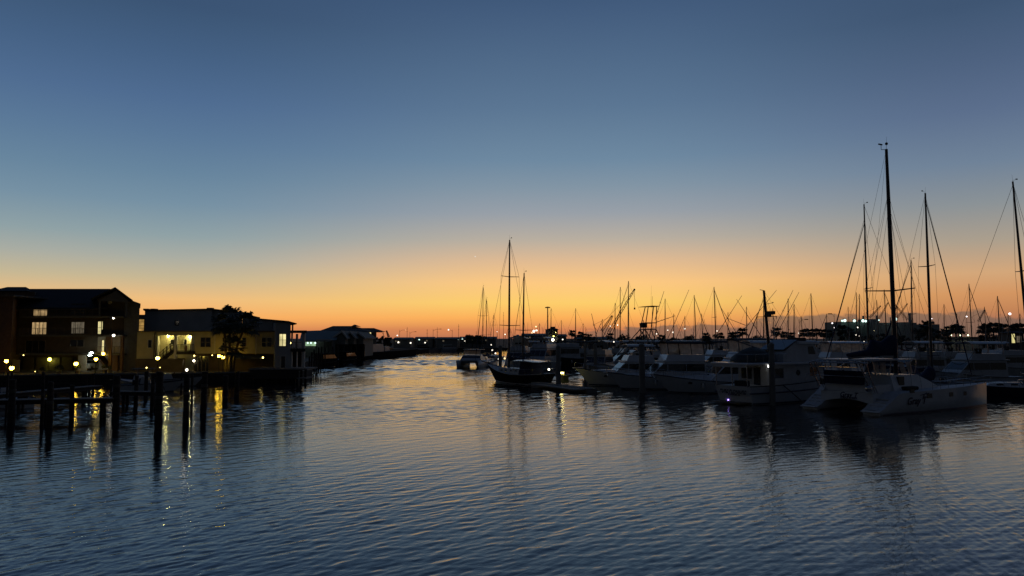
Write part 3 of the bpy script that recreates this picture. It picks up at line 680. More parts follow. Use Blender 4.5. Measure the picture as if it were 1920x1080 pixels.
# ================================================================== boats
def hull(root, Lh, B, fs, fb, m, tw=.85, rake=1.2, flare=.35, full=2.3, srake=0., dip=0., band=stripe, deck=deckm, rail=True, keel=.35, N=16, wl=True):
    def hb(t):
        v = B / 2 * (tw + (1 - tw) * sin(min(1, t / .38) * pi / 2)) if t < .38 else B / 2 * (1 - ((t - .38) / .62) ** full)
        return max(v, .035)
    def sz(t): return fs + (fb - fs) * t ** 1.9 - dip * sin(pi * t)
    def pt(t, f, sgn, grow=0.):                       # f: 1 sheer, 0 waterline, <0 below
        h = hb(t); z = sz(t) * f if f >= 0 else f
        fl = 1 - flare * (t ** 1.6) * (1 - max(f, 0)) ** 1.2 - .08 * (1 - max(f, 0))
        if f < 0: fl *= .55
        x = t * Lh - rake * t ** 4 * (1 - max(f, 0)) + srake * (1 - t) ** 6 * (1 - max(f, 0))
        return (x, sgn * (max(h * fl, .02) + grow), z)
    lv = [1, .72, .42, .16, 0, -keel]
    rings = [[pt(i / N, f, 1) for f in lv] + [pt(i / N, f, -1) for f in lv[::-1]] for i in range(N + 1)]
    q = MB(); n = len(rings[0])
    vs = [v for r in rings for v in r]; fs_ = []
    for k in range(N):
        for i in range(n - 1): fs_.append((k * n + i, k * n + i + 1, (k + 1) * n + i + 1, (k + 1) * n + i))
    q.add(vs, fs_, True); q.add(rings[0], [tuple(range(n))])
    q.build('hull', m, root)
    q = MB(); dz_ = .06
    for i in range(N):
        a, b_ = i / N, (i + 1) / N
        A = [(pt(a, 1, s_)[0], pt(a, 1, s_)[1] * .97, sz(a) - dz_ + c_) for s_, c_ in ((1, 0), (0, .05), (-1, 0))]
        B2 = [(pt(b_, 1, s_)[0], pt(b_, 1, s_)[1] * .97, sz(b_) - dz_ + c_) for s_, c_ in ((1, 0), (0, .05), (-1, 0))]
        q.add(A + B2, [(0, 1, 4, 3), (1, 2, 5, 4)], True)
    q.build('deck', deck, root)
    if wl:
        q = MB()
        for s_ in (1, -1):
            rows = [[pt(i / N, f, s_, .012) for f in (.02, .09)] for i in range(N + 1)]
            q.loft(rows, closed=False, caps=False)
        q.build('boot_stripe', band, root)
    if rail:
        q = MB()
        for s_ in (1, -1): q.path([(pt(i / N, 1, s_)[0], pt(i / N, 1, s_)[1], sz(i / N)) for i in range(N + 1)], .045, 4)
        q.build('rub_rail', band if band is not stripe else rubber, root)
    return hb, sz
def pulpit(root, hb, sz, Lh, t0=.55, h=.65, n=6, m=steel, name='bow_rail'):
    q = MB()
    for s_ in (1, -1):
        pts = []
        for k in range(n + 1):
            t = t0 + (1 - t0) * k / n; x = t * Lh; y = s_ * hb(t) * .93; z = sz(t)
            q.tube((x, y, z - .03), (x + .08, y, z + h), .016, n=4); pts.append((x + .08, y, z + h))
        q.path(pts, .02, 4)
    q.build(name, m, root)
def swin(root, pts, w0, w1, z0, z1, m=glass, name='window', both=True, proud=.012):   # side windows lying on a cabin whose width runs w0..w1 over z0..z1
    wf = lambda z: (w0 + (w1 - w0) * ((z - z0) / (z1 - z0))) / 2
    for s_ in ((1, -1) if both else (-1,)):
        q = MB(); n = len(pts)
        a = [(x, s_ * (wf(z) + proud), z) for x, z in pts]; b_ = [(x, s_ * (wf(z) - .02), z) for x, z in pts]
        q.loft([a, b_], smooth=False); q.build(name, m, root)
def place(px, d, hdg, t=0., Lh=0.):           # stern origin so that the point t along the centre line stands at px, d
    p = at(px, 634, d); a = R(hdg)
    return (p.x - cos(a) * t * Lh, d - sin(a) * t * Lh, 0), a

def motor_yacht(label, px, d, hdg, Lh=11., B=3.9, fs=1.15, fb=1.95, m=None, tip=True, x0=.2, x1=.60, ch=1.5, fly=True, top='soft', enc=True, outr=None, tower=False,
                name='motor_yacht', cat='motor boat', group='motor boats moored in the marina', topm=None, detail=True, mastx=None, ct=1., dome=False, hm=None, rake=1.5, aft=False):
    m = m or gel
    loc, a = place(px, d, hdg, 1. if tip else .5, Lh)
    r = thing(name, label, cat, loc, a, group)
    hb, sz = hull(r, Lh, B, fs, fb, hm or m, tw=.9, rake=rake, flare=.42, full=2.5, dip=.12)
    xa, xb = x0 * Lh, x1 * Lh; zd = fs + .1; zt = zd + ch; w = B * .78
    xf = xb + ch * 1.05
    q = MB(); q.prof([(xa, zd - .3), (xf + .4, zd - .1), (xb + .25, zt), (xa + .05, zt)], w, w * .9); q.build('cabin', m, r, bevel=.06)
    q = MB(); q.prof([(xf - .1, sz(x1) - .1), (Lh * .86, sz(.86) - .04), (xf + Lh * .06, sz(.7) + .34), (xf - .3, sz(.66) + .36)], w * .8, w * .55); q.build('trunk_cabin', m, r, bevel=.06)
    za, zb_ = zd + ch * .42, zd + ch * .86
    n = 2
    seg = (xb - xa - .3) / n
    for k in range(n):
        u0 = xa + .2 + k * seg + .025; u1 = xa + .2 + (k + 1) * seg - .025
        swin(r, [(u0, za), (u1, za), (u1, zb_), (u0, zb_)], w, w * .9, zd - .3, zt)
    sl = lambda z: xf + .4 + (xb + .25 - xf - .4) * (z - zd + .1) / (zt - zd + .1)
    swin(r, [(xb - .05, za), (sl(za) - .1, za), (sl(zb_) - .1, zb_), (xb - .05, zb_)], w, w * .9, zd - .3, zt)
    q = MB(); wl_ = w * .46
    for y0, y1 in ((-.95, -.34), (-.31, .31), (.34, .95)):
        q.add([(sl(za) + .02, y0 * wl_, za), (sl(za) + .02, y1 * wl_, za), (sl(zb_) + .02, y1 * wl_ * .95, zb_), (sl(zb_) + .02, y0 * wl_ * .95, zb_)], [(0, 1, 2, 3)])
    q.build('windshield', glass, r)
    q = MB(); q.box(xa - .35, -w * .49, zt + .003, xb + .45, w * .49, zt + .08); q.build('cabin_roof', m, r, bevel=.03)
    zf = zt + .08
    if fly:
        fa, fbx = xa + .1, xb - .35; fw = w * .86
        q = MB()
        q.prof([(fa, zf + .003), (fbx + .5, zf + .003), (fbx + .12, zf + .75), (fa, zf + .72)], fw, fw * .9); q.build('flybridge', m, r, bevel=.07)
        q = MB(); q.box(fbx - .9, -.5, zf + .73, fbx - .5, .5, zf + 1.05); q.build('helm_console', gel2, r)
        q = MB()
        for y in (-.55, .1): q.box(fbx - 1.7, y, zf + .73, fbx - 1.2, y + .45, zf + .98); q.box(fbx - 1.75, y, zf + .98, fbx - 1.65, y + .45, zf + 1.35)
        q.build('helm_seat', canvask, r)
        if top:
            zt2 = zf + .75 + 1.45 * ct
            q = MB()
            for x in (fa + .1, (fa + fbx) / 2, fbx - .05):
                for y in (-fw * .44, fw * .44): q.tube((x, y, zf + .7), (x + .15, y * .93, zt2), .024, n=5)
            q.tube((fa + .1, -fw * .44, zf + .75), (fbx, -fw * .42, zt2 - .1), .02, n=4); q.tube((fa + .1, fw * .44, zf + .75), (fbx, fw * .42, zt2 - .1), .02, n=4)
            q.build('top_frame', steel, r)
            q = MB(); rows = []
            for k in range(9):
                f = k / 8; y = (f - .5) * fw * 1.0
                rows.append([(fa - .1, y, zt2 - .25 * (2 * f - 1) ** 4), (fbx + .35, y, zt2 + .02 - .25 * (2 * f - 1) ** 4), (fbx + .35, y, zt2 - .05 - .25 * (2 * f - 1) ** 4), (fa - .1, y, zt2 - .07 - .25 * (2 * f - 1) ** 4)])
            q.loft(rows, smooth=False); q.build('bimini_top', topm or (canvask if top == 'soft' else gel2), r)
            if enc:
                xs = [fa + .02, fa + (fbx - fa) * .36, fa + (fbx - fa) * .7, fbx + .05]
                for s_ in (1, -1):
                    for k in range(3):
                        q = MB(); y = s_ * fw * .455; g = .045
                        q.add([(xs[k] + g, y, zf + .76), (xs[k + 1] - g, y, zf + .76), (xs[k + 1] - g + .14, y * .94, zt2 - .3), (xs[k] + g + .14, y * .94, zt2 - .3)], [(0, 1, 2, 3)])
                        q.build('clear_panel', isin, r)
                q = MB()
                q.add([(fbx + .1, -fw * .44, zf + .78), (fbx + .1, fw * .44, zf + .78), (fbx + .3, fw * .42, zt2 - .3), (fbx + .3, -fw * .42, zt2 - .3)], [(0, 1, 2, 3)])
                q.build('clear_panel', isin, r)
                for s_ in (1, -1):
                    for x in xs: MB().tube((x, s_ * fw * .458, zf + .72), (x + .14, s_ * fw * .432, zt2 - .22), .05, n=4).build('panel_seam', topm or canvask, r)
            if dome: MB().loft([[(fbx - .6 + rr * cos(i * pi / 5), rr * sin(i * pi / 5), zt2 + z) for i in range(10)] for rr, z in ((.12, .02), (.3, .15), (.3, .28), (.18, .38))]).build('radar_dome', gel, r)
            MB().tube((fa + .3, fw * .4, zt2 - .1), (fa - .1, fw * .42, zt2 + 2.6), .03, .012, 4).build('antenna', whitep, r); MB().tube((fa + .5, -fw * .4, zt2 - .1), (fa + .2, -fw * .42, zt2 + 2.0), .03, .012, 4).build('antenna', whitep, r)
    if aft:
        q = MB()
        for y in (-w * .46, w * .46): q.box(.25, y - .03, fs, xa, y + .03, fs + .95)
        q.box(.2, -w * .46, fs, .26, w * .46, fs + .95); q.build('cockpit_coaming', m, r)
        q = MB(); q.box(.2, -w * .5, zt - .05, xa - .36, w * .5, zt + .03); q.build('aft_top', topm or canvasg, r)
        for s_ in (1, -1):
            for k in range(3):
                u0 = .35 + k * (xa - .5) / 3; u1 = u0 + (xa - .5) / 3 - .12
                q = MB(); q.add([(u0, s_ * w * .47, fs + 1.0), (u1, s_ * w * .47, fs + 1.0), (u1, s_ * w * .47, zt - .1), (u0, s_ * w * .47, zt - .1)], [(0, 1, 2, 3)]); q.build('clear_panel', isin, r)
    else:
        q = MB(); q.box(.15, -B * .4, fs - .12, xa, B * .4, fs - .05); q.build('cockpit_sole', teak, r)
    if detail or fly: pulpit(r, hb, sz, Lh)
    if detail:
        q = MB(); x = Lh * .985; q.box(Lh * .93, -.09, sz(.97), Lh + .35, .09, sz(1) + .05); q.build('anchor_platform', m, r)
        q = MB(); q.tube((Lh + .3, 0, sz(1) - .02), (Lh - .1, 0, sz(1) - .45), .035); q.tube((Lh - .1, -.25, sz(1) - .35), (Lh - .1, .25, sz(1) - .35), .035); q.build('anchor', steel, r)
        for s_ in (1, -1):
            for t in (.22, .45, .64):
                y = s_ * (hb(t) + .13); z = sz(t); MB().loft([[(t * Lh + rr * cos(i * pi / 4), y + rr * sin(i * pi / 4), z - dz_) for i in range(8)] for rr, dz_ in ((.03, .28), (.12, .38), (.12, .85), (.03, .95))]).build('fender', whitep if t > .3 else navy, r)
        for t in (.62, .72): swin(r, [(t * Lh, sz(t) * .68), (t * Lh + .42, sz(t) * .69), (t * Lh + .42, sz(t) * .81), (t * Lh, sz(t) * .80)], hb(t) * 1.86, hb(t) * 1.94, 0, sz(t), name='porthole', proud=.05)
    if outr:
        for px0, py0, px1, py1 in outr:
            q = MB(); b0, e = at(px0, py0, d), at(px1, py1, d + .8); q.tube(b0, e, .055, .03, 5)
            for f in (.3, .6): q.tube(b0.lerp(e, f) + Vector((-.16, 0, .1)), b0.lerp(e, f) + Vector((.16, 0, -.1)), .02, n=4)
            q.build('outrigger', alu, r, True)
    if tower:
        zt3 = tower; q = MB(); z2 = zf + .7; zm = z2 + (zt3 - z2) * .48
        xl, xr_ = xa - .2, xb + .1
        for s_ in (1, -1):
            y0, y1, y2 = s_ * w * .47, s_ * w * .32, s_ * w * .2
            A, B2 = (xl - .9, y0, zt), (xr_ + 1.6, y0, zt); C2, D2 = (xl + .9, y1, zm), (xl + 2.6, y1, zm); E2, F2 = (xl + .6, y2, zt3), (xl + 1.9, y2, zt3)
            for u, v in ((A, C2), (B2, D2), (C2, D2), (C2, E2), (D2, F2), ((xl + 1.8, y0, zt), C2), ((xl + 1.8, y0, zt), D2), ((xl + .5, y0 * .9, (zt + zm) / 2), (xr_ + .35, y0 * .85, (zt + zm) / 2)),
                         (A, ((xl + 1.4), y0 * .8, (zt + zm) / 2)), (D2, ((xl + 1.4), y0 * .8, (zt + zm) / 2)), ((xl + .9, y1, zm + .95), (xl + 2.5, y1 * .9, zm + .95)), ((xl - .3, y0 * .95, zt + (zm - zt) * .33), (xr_ + 1.0, y0 * .95, zt + (zm - zt) * .33)), (A, (xl + 2.2, y0 * .85, (zt + zm) / 2)), (B2, (xl + .4, y0 * .85, (zt + zm) / 2))): q.tube(u, v, .075, n=5)
        for z, x, y in ((zm, xl + .9, w * .34), (zm, xl + 2.6, w * .34), (zm + .95, xl + 2.5, w * .31), (zt3, xl + .9, w * .24), (zt3, xl + 2.1, w * .24)): q.tube((x, -y, z), (x, y, z), .065, n=5)
        for k in range(6):
            f = k / 6; q.tube((xl + .9 * f, -w * .2, zt + (zm - zt) * f), (xl + .9 * f, w * .2, zt + (zm - zt) * f), .022, n=4)
        q.build('tower', alud, r)
        q = MB(); q.box(xl + .9, -w * .3, zm - .04, xl + 2.6, w * .3, zm + .02); q.build('tower_platform', gel2, r)
        q = MB(); q.prof([(xl + 2.1, zm + .25), (xl + 2.75, zm + .25), (xl + 2.85, zm + .95), (xl + 2.1, zm + .95)], w * .42); q.build('control_pod', canvask, r)
        q = MB(); q.prof([(xl + .3, zt3), (xl + 2.7, zt3 - .06), (xl + 2.9, zt3 - .01), (xl + 1.4, zt3 + .12), (xl + .3, zt3 + .08)], w * .62); q.build('sun_top', canvask, r)
        MB().tube((xl + 1.3, .2, zt3), (xl + 1.2, .2, zt3 + 3.2), .016, .006, 4).build('antenna', alud, r); MB().tube((xl + 1.0, -.3, zm), (xl + .9, -.3, zt3 + 1.6), .04, .02, 4).build('antenna', alud, r)
    return r

def rig(root, mx, mh, zb, mr=.085, B=3.4, rake=0., spr=(.42, .72), Lh=11., stern=0., furl=True, wr=.012, furlm=None, bowx=None, bowz=1.4, sw=.42, wind=True, fx_=1.0, name='mast'):
    top = Vector((mx - rake, 0, mh)); base = Vector((mx, 0, zb))
    q = MB(); q.tube(base, base.lerp(top, .55), mr, mr * .95, 8); q.tube(base.lerp(top, .55), top, mr * .95, mr * .62, 8)
    mo = q.build(name, alud, root)
    q = MB(); tips = []
    for f in spr:
        c = base.lerp(top, f); y = B * sw * (1.0 - .28 * f); row = []
        for s_ in (1, -1):
            e = c + Vector((-.18, s_ * y, .06)); q.tube(c, e, mr * .42, mr * .28, 5); row.append(e)
        tips.append(row)
    if spr: q.build('spreader', alud, mo)
    q = MB()
    for i, s_ in enumerate((1, -1)):
        ch = Vector((mx - .25, s_ * B * .46, bowz * .85)); pts = [ch] + [t_[i] for t_ in tips] + [base.lerp(top, fx_)]
        q.path(pts, wr, 4)
        q.tube(Vector((mx + .5, s_ * B * .45, bowz * .85)), base.lerp(top, spr[0] if spr else .5), wr, n=4); q.tube(Vector((mx - .9, s_ * B * .45, bowz * .85)), base.lerp(top, spr[0] if spr else .5), wr, n=4)
    if stern is not None: q.tube(Vector((stern, 0, bowz * .8)), base.lerp(top, .995), wr, n=4)
    bx = Lh if bowx is None else bowx
    q.tube(Vector((bx, 0, bowz)), base.lerp(top, fx_ * .985), wr, n=4)
    q.build('rigging', wire, root)
    if furl:
        A, Z = Vector((bx - .05, 0, bowz + .35)), base.lerp(top, fx_ * .96)
        q = MB(); q.tube(A, A.lerp(Z, .25), .05, .085, 6); q.tube(A.lerp(Z, .25), Z, .085, .035, 6); q.build('furled_jib', furlm or canvas, root)
    if wind:
        q = MB(); q.tube(top, top + Vector((.05, 0, .75)), .012, .006, 4); q.tube(top + Vector((0, 0, .1)), top + Vector((-.35, 0, .22)), .012, n=4); q.box(top.x - .5, -.02, top.z + .18, top.x - .3, .02, top.z + .3); q.build('wind_vane', alud, mo)
    return base, top
def boom(root, mx, z, Lb, m=canvas, r=.22, rise=.12, cover=True, tall=1.):
    e = Vector((mx - Lb, 0, z + rise)); s_ = Vector((mx - .1, 0, z))
    MB().tube(s_, e, .07, .06, 7).build('boom', alud, root)
    if cover:
        q = MB(); rings = []
        for k in range(9):
            f = k / 8; c = s_.lerp(e, f); rr = r * (1.5 - .95 * f) ; hh_ = rr * (2.1 - .7 * f) * tall
            if k == 0: hh_ *= 1.15
            rings.append([(c.x, rr * .55 * cos(i * pi / 4) * (.9 + .1 * sin(k * 2 + i)), c.z + hh_ * .45 + hh_ * .55 * sin(i * pi / 4)) for i in range(8)])
        q.loft(rings); q.build('sail_cover', m, root)
def sailboat(label, px, top, d, hdg, Lh=10.5, B=3.3, fs=.95, fb=1.35, m=None, mt=.56, rake=.25, spr=(.45, .74), furl=True, cover=canvas, wr=.017, mr=.085, det=True, group='sailing boats moored in the marina',
             name='sailing_boat', fx_=1.0, dodger=True, lab_deck=None, wind=True, bim=False, furlm=None):
    m = m or gel
    loc, a = place(px, d, hdg, mt, Lh)
    r = thing(name, label, 'sailboat', loc, a, group)
    hb, sz = hull(r, Lh, B, fs, fb, m, tw=.62, rake=1.6, flare=.3, full=2.0, srake=-.5, dip=.1, rail=det)
    mx = mt * Lh; mh = at(px, top, d).z
    q = MB(); q.prof([(Lh * .3, fs - .1), (Lh * .72, sz(.72) - .05), (Lh * .66, fs + .38), (Lh * .52, fs + .5), (Lh * .3, fs + .5)], B * .62, B * .5); q.build('cabin', gel if m is not gel else gel2, r, bevel=.05)
    for u in (.34, .45, .56): swin(r, [(u * Lh, fs + .2), (u * Lh + .75, fs + .2), (u * Lh + .7, fs + .38), (u * Lh + .05, fs + .38)], B * .62, B * .5, fs - .1, fs + .5)
    rig(r, mx, mh, fs + .4, mr, B, rake, spr, Lh, 0., furl, wr, bowz=fb, fx_=fx_, wind=wind, furlm=furlm)
    if cover is not None: boom(r, mx, fs + 1.15, Lh * .4, cover, .17)
    if dodger:
        q = MB(); q.loft([[(Lh * .31 - .1 * k, y * B * .31, fs + .45 + .75 * sqrt(max(0, 1 - abs(y) ** 3))) for y in (-1, -.85, -.5, 0, .5, .85, 1)] for k in range(8)], closed=False, caps=False); q.build('dodger', cover or canvasg, r)
    if bim:
        q = MB(); q.box(.3, -B * .36, fs + 1.95, Lh * .26, B * .36, fs + 2.02); q.build('bimini_top', gel2, r)
        q = MB()
        for x in (.4, Lh * .25):
            for y in (-B * .34, B * .34): q.tube((x, y, fs), (x, y, fs + 1.95), .02, n=4)
        q.build('top_frame', steel, r)
    if det: pulpit(r, hb, sz, Lh, .05, .6, 9, name='lifelines')
    return r

# ---- the dark ketch at mid left of the marina
def ketch():
    Lh, B = 13.5, 3.9
    loc, a = place(968, 101, 128, .5, Lh)
    r = thing('ketch', 'dark hulled two masted ketch with a raised bow at the end of the floating dock', 'sailboat', loc, a)
    hb, sz = hull(r, Lh, B, 1.45, 2.5, tarh, tw=.55, rake=2.2, flare=.4, full=1.9, srake=.9, dip=.42, band=stripew)
    q = MB(); q.prof([(Lh * .36, 1.2), (Lh * .70, 1.45), (Lh * .68, 2.0), (Lh * .36, 1.95)], B * .6, B * .5); q.build('cabin', gel2, r, bevel=.05)
    for u in (.39, .47, .55, .62): swin(r, [(u * Lh, 1.55), (u * Lh + .5, 1.57), (u * Lh + .5, 1.8), (u * Lh, 1.78)], B * .6, B * .5, 1.2, 1.95)
    q = MB(); q.prof([(Lh * .18, 1.25), (Lh * .36, 1.3), (Lh * .34, 2.9), (Lh * .18, 2.95)], B * .58, B * .5); q.build('cockpit_tent', canvas, r)
    q = MB(); rows = [[(x, y * B * .47, 3.05 + .14 * (1 - y * y) - (.1 if x < 2 else 0)) for y in (-1, -.6, 0, .6, 1)] for x in (-.3, 1.5, 3.4, 5.2)]; q.loft(rows, closed=False, caps=False)
    q.loft([[(v[0], v[1], v[2] - .05) for v in rr] for rr in rows], closed=False, caps=False); q.build('awning', gel, r)
    q = MB()
    for x in (-.2, 5.1):
        for y in (-1, 1): q.tube((x, y * B * .42, 1.3), (x, y * B * .45, 3.05), .025, n=5)
    q.build('awning_pole', steel, r)
    mh = at(951, 453, 104).z; mz = at(978, 510, 98).z
    rig(r, Lh * .62, mh, 1.9, .14, B, .15, (.33, .71), Lh, 3.4, False, .022, canvasg, Lh + .4, 2.65, .5)
    rig(r, Lh * .40, mz, 1.5, .12, B, .35, (.42,), Lh, None, False, .02, None, Lh * .62, 2.0, .42)
    boom(r, Lh * .62, 3.0, 4.6, canvas, .16); boom(r, Lh * .40, 3.6, 3.2, canvasg, .12)
    q = MB(); q.tube((Lh - .6, 0, 2.45), (Lh + 1.3, 0, 2.75), .11, .06, 8); q.build('bowsprit', teak, r)
    pulpit(r, hb, sz, Lh, .02, .7, 10, name='lifelines')
    q = MB(); q.box(Lh * .44, -B * .51, .95, Lh * .44 + .12, -B * .49, 1.35); q.build('fender', whitep, r)
    MB().ball((1.2, -1.0, 1.95), .14).build('stern_light', glow('cabin lamp glass', (1., .88, .62), 5), r)
    return r
ketch()
# ---- catamaran beyond it, seen from ahead
def power_cat(label, px, d, hdg, Lh=11., B=6.0, m=None, hh_=1.35):
    m = m or gel2
    loc, a = place(px, d, hdg, 1., Lh)
    r = thing('catamaran', label, 'catamaran', loc, a)
    for s_ in (1, -1):
        q = MB(); rings = []
        for k in range(11):
            t = k / 10; w = .75 * (1 - max(0, (t - .5) / .5) ** 2.2) + .04; yc = s_ * (B / 2 - .8)
            rings.append([(t * Lh, yc + w, hh_ + .2 * t), (t * Lh - .5 * t ** 4, yc + w * .75, .1), (t * Lh - .8 * t ** 4, yc, -.4), (t * Lh - .5 * t ** 4, yc - w * .75, .1), (t * Lh, yc - w, hh_ + .2 * t)])
        q.loft(rings); q.build('hull', m, r)
    q = MB(); q.prof([(.3, .85), (Lh * .78, .95), (Lh * .82, 1.5), (.3, 1.42)], B * .72); q.build('bridge_deck', m, r, bevel=.05)
    q = MB(); q.prof([(Lh * .16, 1.4), (Lh * .7, 1.45), (Lh * .56, 2.5), (Lh * .16, 2.6)], B * .74, B * .6); q.build('cabin', m, r, bevel=.12)
    q = MB(); q.prof([(Lh * .1, 3.55), (Lh * .52, 3.6), (Lh * .54, 3.7), (Lh * .1, 3.68)], B * .62); q.build('hard_top', m, r, bevel=.04)
    q = MB()
    for x in (Lh * .14, Lh * .5):
        for y in (-.29, -.1, .1, .29): q.tube((x, y * B, 2.5), (x, y * B, 3.58), .04, n=5)
    q.build('top_post', steel, r)
    q = MB(); q.add([(Lh * .665, -B * .33, 1.7), (Lh * .665, B * .33, 1.7), (Lh * .59, B * .31, 2.3), (Lh * .59, -B * .31, 2.3)], [(0, 1, 2, 3)]); q.build('windshield', glass, r)
    q = MB(); q.add([(Lh * .51, -B * .29, 2.62), (Lh * .51, B * .29, 2.62), (Lh * .51, B * .29, 3.5), (Lh * .51, -B * .29, 3.5)], [(0, 1, 2, 3)]); q.build('clear_panel', isin, r)
    return r
power_cat('pale catamaran facing the camera, farthest left in the marina, bright water showing between its hulls', 876, 150, 262)
sailboat('sailing boat right beside the facing catamaran, its mast the leftmost tall one', 905, 537, 157, 255, m=gel2, Lh=11, spr=(.26, .6), furl=True)
sailboat('sailing boat behind the leftmost tall mast, its own mast shorter and close by', 911.5, 560, 166, 255, m=gel2, Lh=10, spr=(.4,), furl=False)
sailboat('sailing boat with a thin mast seen left of the ketch', 925, 590, 205, 250, m=gel2, furl=False, det=False)
# ---- three motor yachts with their bows to the channel
motor_yacht('white sport fisherman with the leftmost pointed bow of the row, dark cabin windows', 1078, 95.5, 186, 13.5, 4.4, 1.25, 2.25, x0=.26, x1=.52, ch=1.65, top='hard', enc=False, ct=.95, rake=1.9, outr=[(1121, 640, 1109, 588), (1127, 640, 1150, 592)])
motor_yacht('white express yacht with a navy topped clear enclosure, second bow of the row', 1137, 88.5, 187, 14.5, 4.6, 1.2, 2.0, x0=.2, x1=.53, ch=1.95, enc=True, ct=1.08, aft=False, topm=canvask, rake=1.8)
motor_yacht('white yacht with the nearest bow of the row, overlapping the stern of the trawler', 1224, 82.5, 186, 13.5, 4.5, 1.2, 2.05, x0=.16, x1=.40, ch=1.95, fly=False, aft=True, rake=1.9)
motor_yacht('cabin yacht with beige curtained flybridge panels behind the nearest bow', 1400, 93, 190, 12.5, 4.4, 1.4, 2.1, tip=False, x0=.26, x1=.66, ch=2.0, enc=True, ct=1.15, topm=canvasg, aft=True)
motor_yacht('yacht with a tall pale clear enclosure right behind the trawler stern', 1415, 84.5, 188, 11.5, 4.1, 1.3, 2.0, tip=False, x0=.2, x1=.6, ch=1.75, enc=True, ct=1.2, topm=gel2)
motor_yacht('sport fisherman carrying the tall tuna tower with a black sun top', 1200, 112, 188, 14., 4.6, 1.3, 2.3, tip=False, x0=.3, x1=.6, ch=2.0, enc=False, top='hard', ct=1., tower=at(1216, 575, 112).z, outr=[(1228, 600, 1245, 546), (1231, 604, 1266, 592)])
motor_yacht('cream cabin cruiser behind the two slim concrete pilings', 1122, 116, 250, 12., 4.3, 1.4, 2.1, m=cream, tip=False, x0=.22, x1=.62, ch=1.9, enc=False, top='hard')
motor_yacht('white trawler yacht with a hardtop and radar dome behind the ketch', 972, 130, 262, 12., 4.6, 1.5, 2.4, m=gel2, tip=False, x0=.24, x1=.66, ch=2.2, enc=False, top='hard', ct=1.1, dome=True)
motor_yacht('boxy grey cabin boat with a pale roof edge right of the ketch', 1018, 142, 250, 11., 4.5, 1.5, 2.2, m=gel2, tip=False, x0=.12, x1=.7, ch=2.5, fly=True, enc=False, top='hard', ct=.9)
motor_yacht('dark hulled trawler with a pale wheelhouse, behind the tall near concrete piling', 1055, 150, 200, 15., 5., 1.9, 3.0, m=gel2, hm=blackh, tip=False, x0=.3, x1=.7, ch=2.2, enc=False, top=None)
for px, d, hd, hm_, m_, lab, kw in (
    (1180, 135, 186, None, gel2, 'flybridge boat directly behind the white sport fisherman', dict(top='hard')),
    (1275, 128, 188, None, gel, 'flybridge boat with a pale top seen over the white express yacht', dict(top='hard', outr=[(1250, 640, 1292, 543)])),
    (1345, 120, 187, None, gel, 'sport fisherman with crossed outriggers behind the beige curtained yacht', dict(top='soft', outr=[(1338, 636, 1391, 554), (1388, 636, 1350, 574)])),
    (1412, 118, 187, None, gel2, 'sport fisherman with a pair of leaning outriggers left of the dark radar mast', dict(top='hard', outr=[(1380, 636, 1456, 544), (1430, 634, 1381, 561), (1398, 610, 1362, 596)])),
    (1462, 112, 187, None, gel, 'sport fisherman with outriggers just right of the dark radar mast', dict(top='hard', outr=[(1440, 640, 1487, 544), (1448, 642, 1498, 548)])),
    (1493, 130, 187, None, gel2, 'low flybridge boat with a long pale hardtop behind the trawler wheelhouse', dict(top='hard')),
    (1565, 102, 188, None, gel, 'flybridge boat with a white framed clear enclosure above the catamaran davits', dict(top='hard', enc=True, topm=gel)),
    (1825, 92, 188, None, gel2, 'low white motor boat behind the catamaran bows', dict(top='hard', enc=False)),
    (1720, 105, 187, None, gel2, 'motor boat with a pale hardtop behind the navy sail cover', dict(top='hard')),
    (1880, 118, 188, None, gel2, 'motor boat moored below the lit hut at the right edge', dict(top=None))):
    kw = dict(dict(enc=False), **kw)
    motor_yacht(lab, px, d, hd, random.uniform(11.5, 13.5), 4.3, 1.3, 2.1, m=m_, hm=hm_, tip=False, x0=.24, x1=.62, ch=1.9, detail=False, **kw)

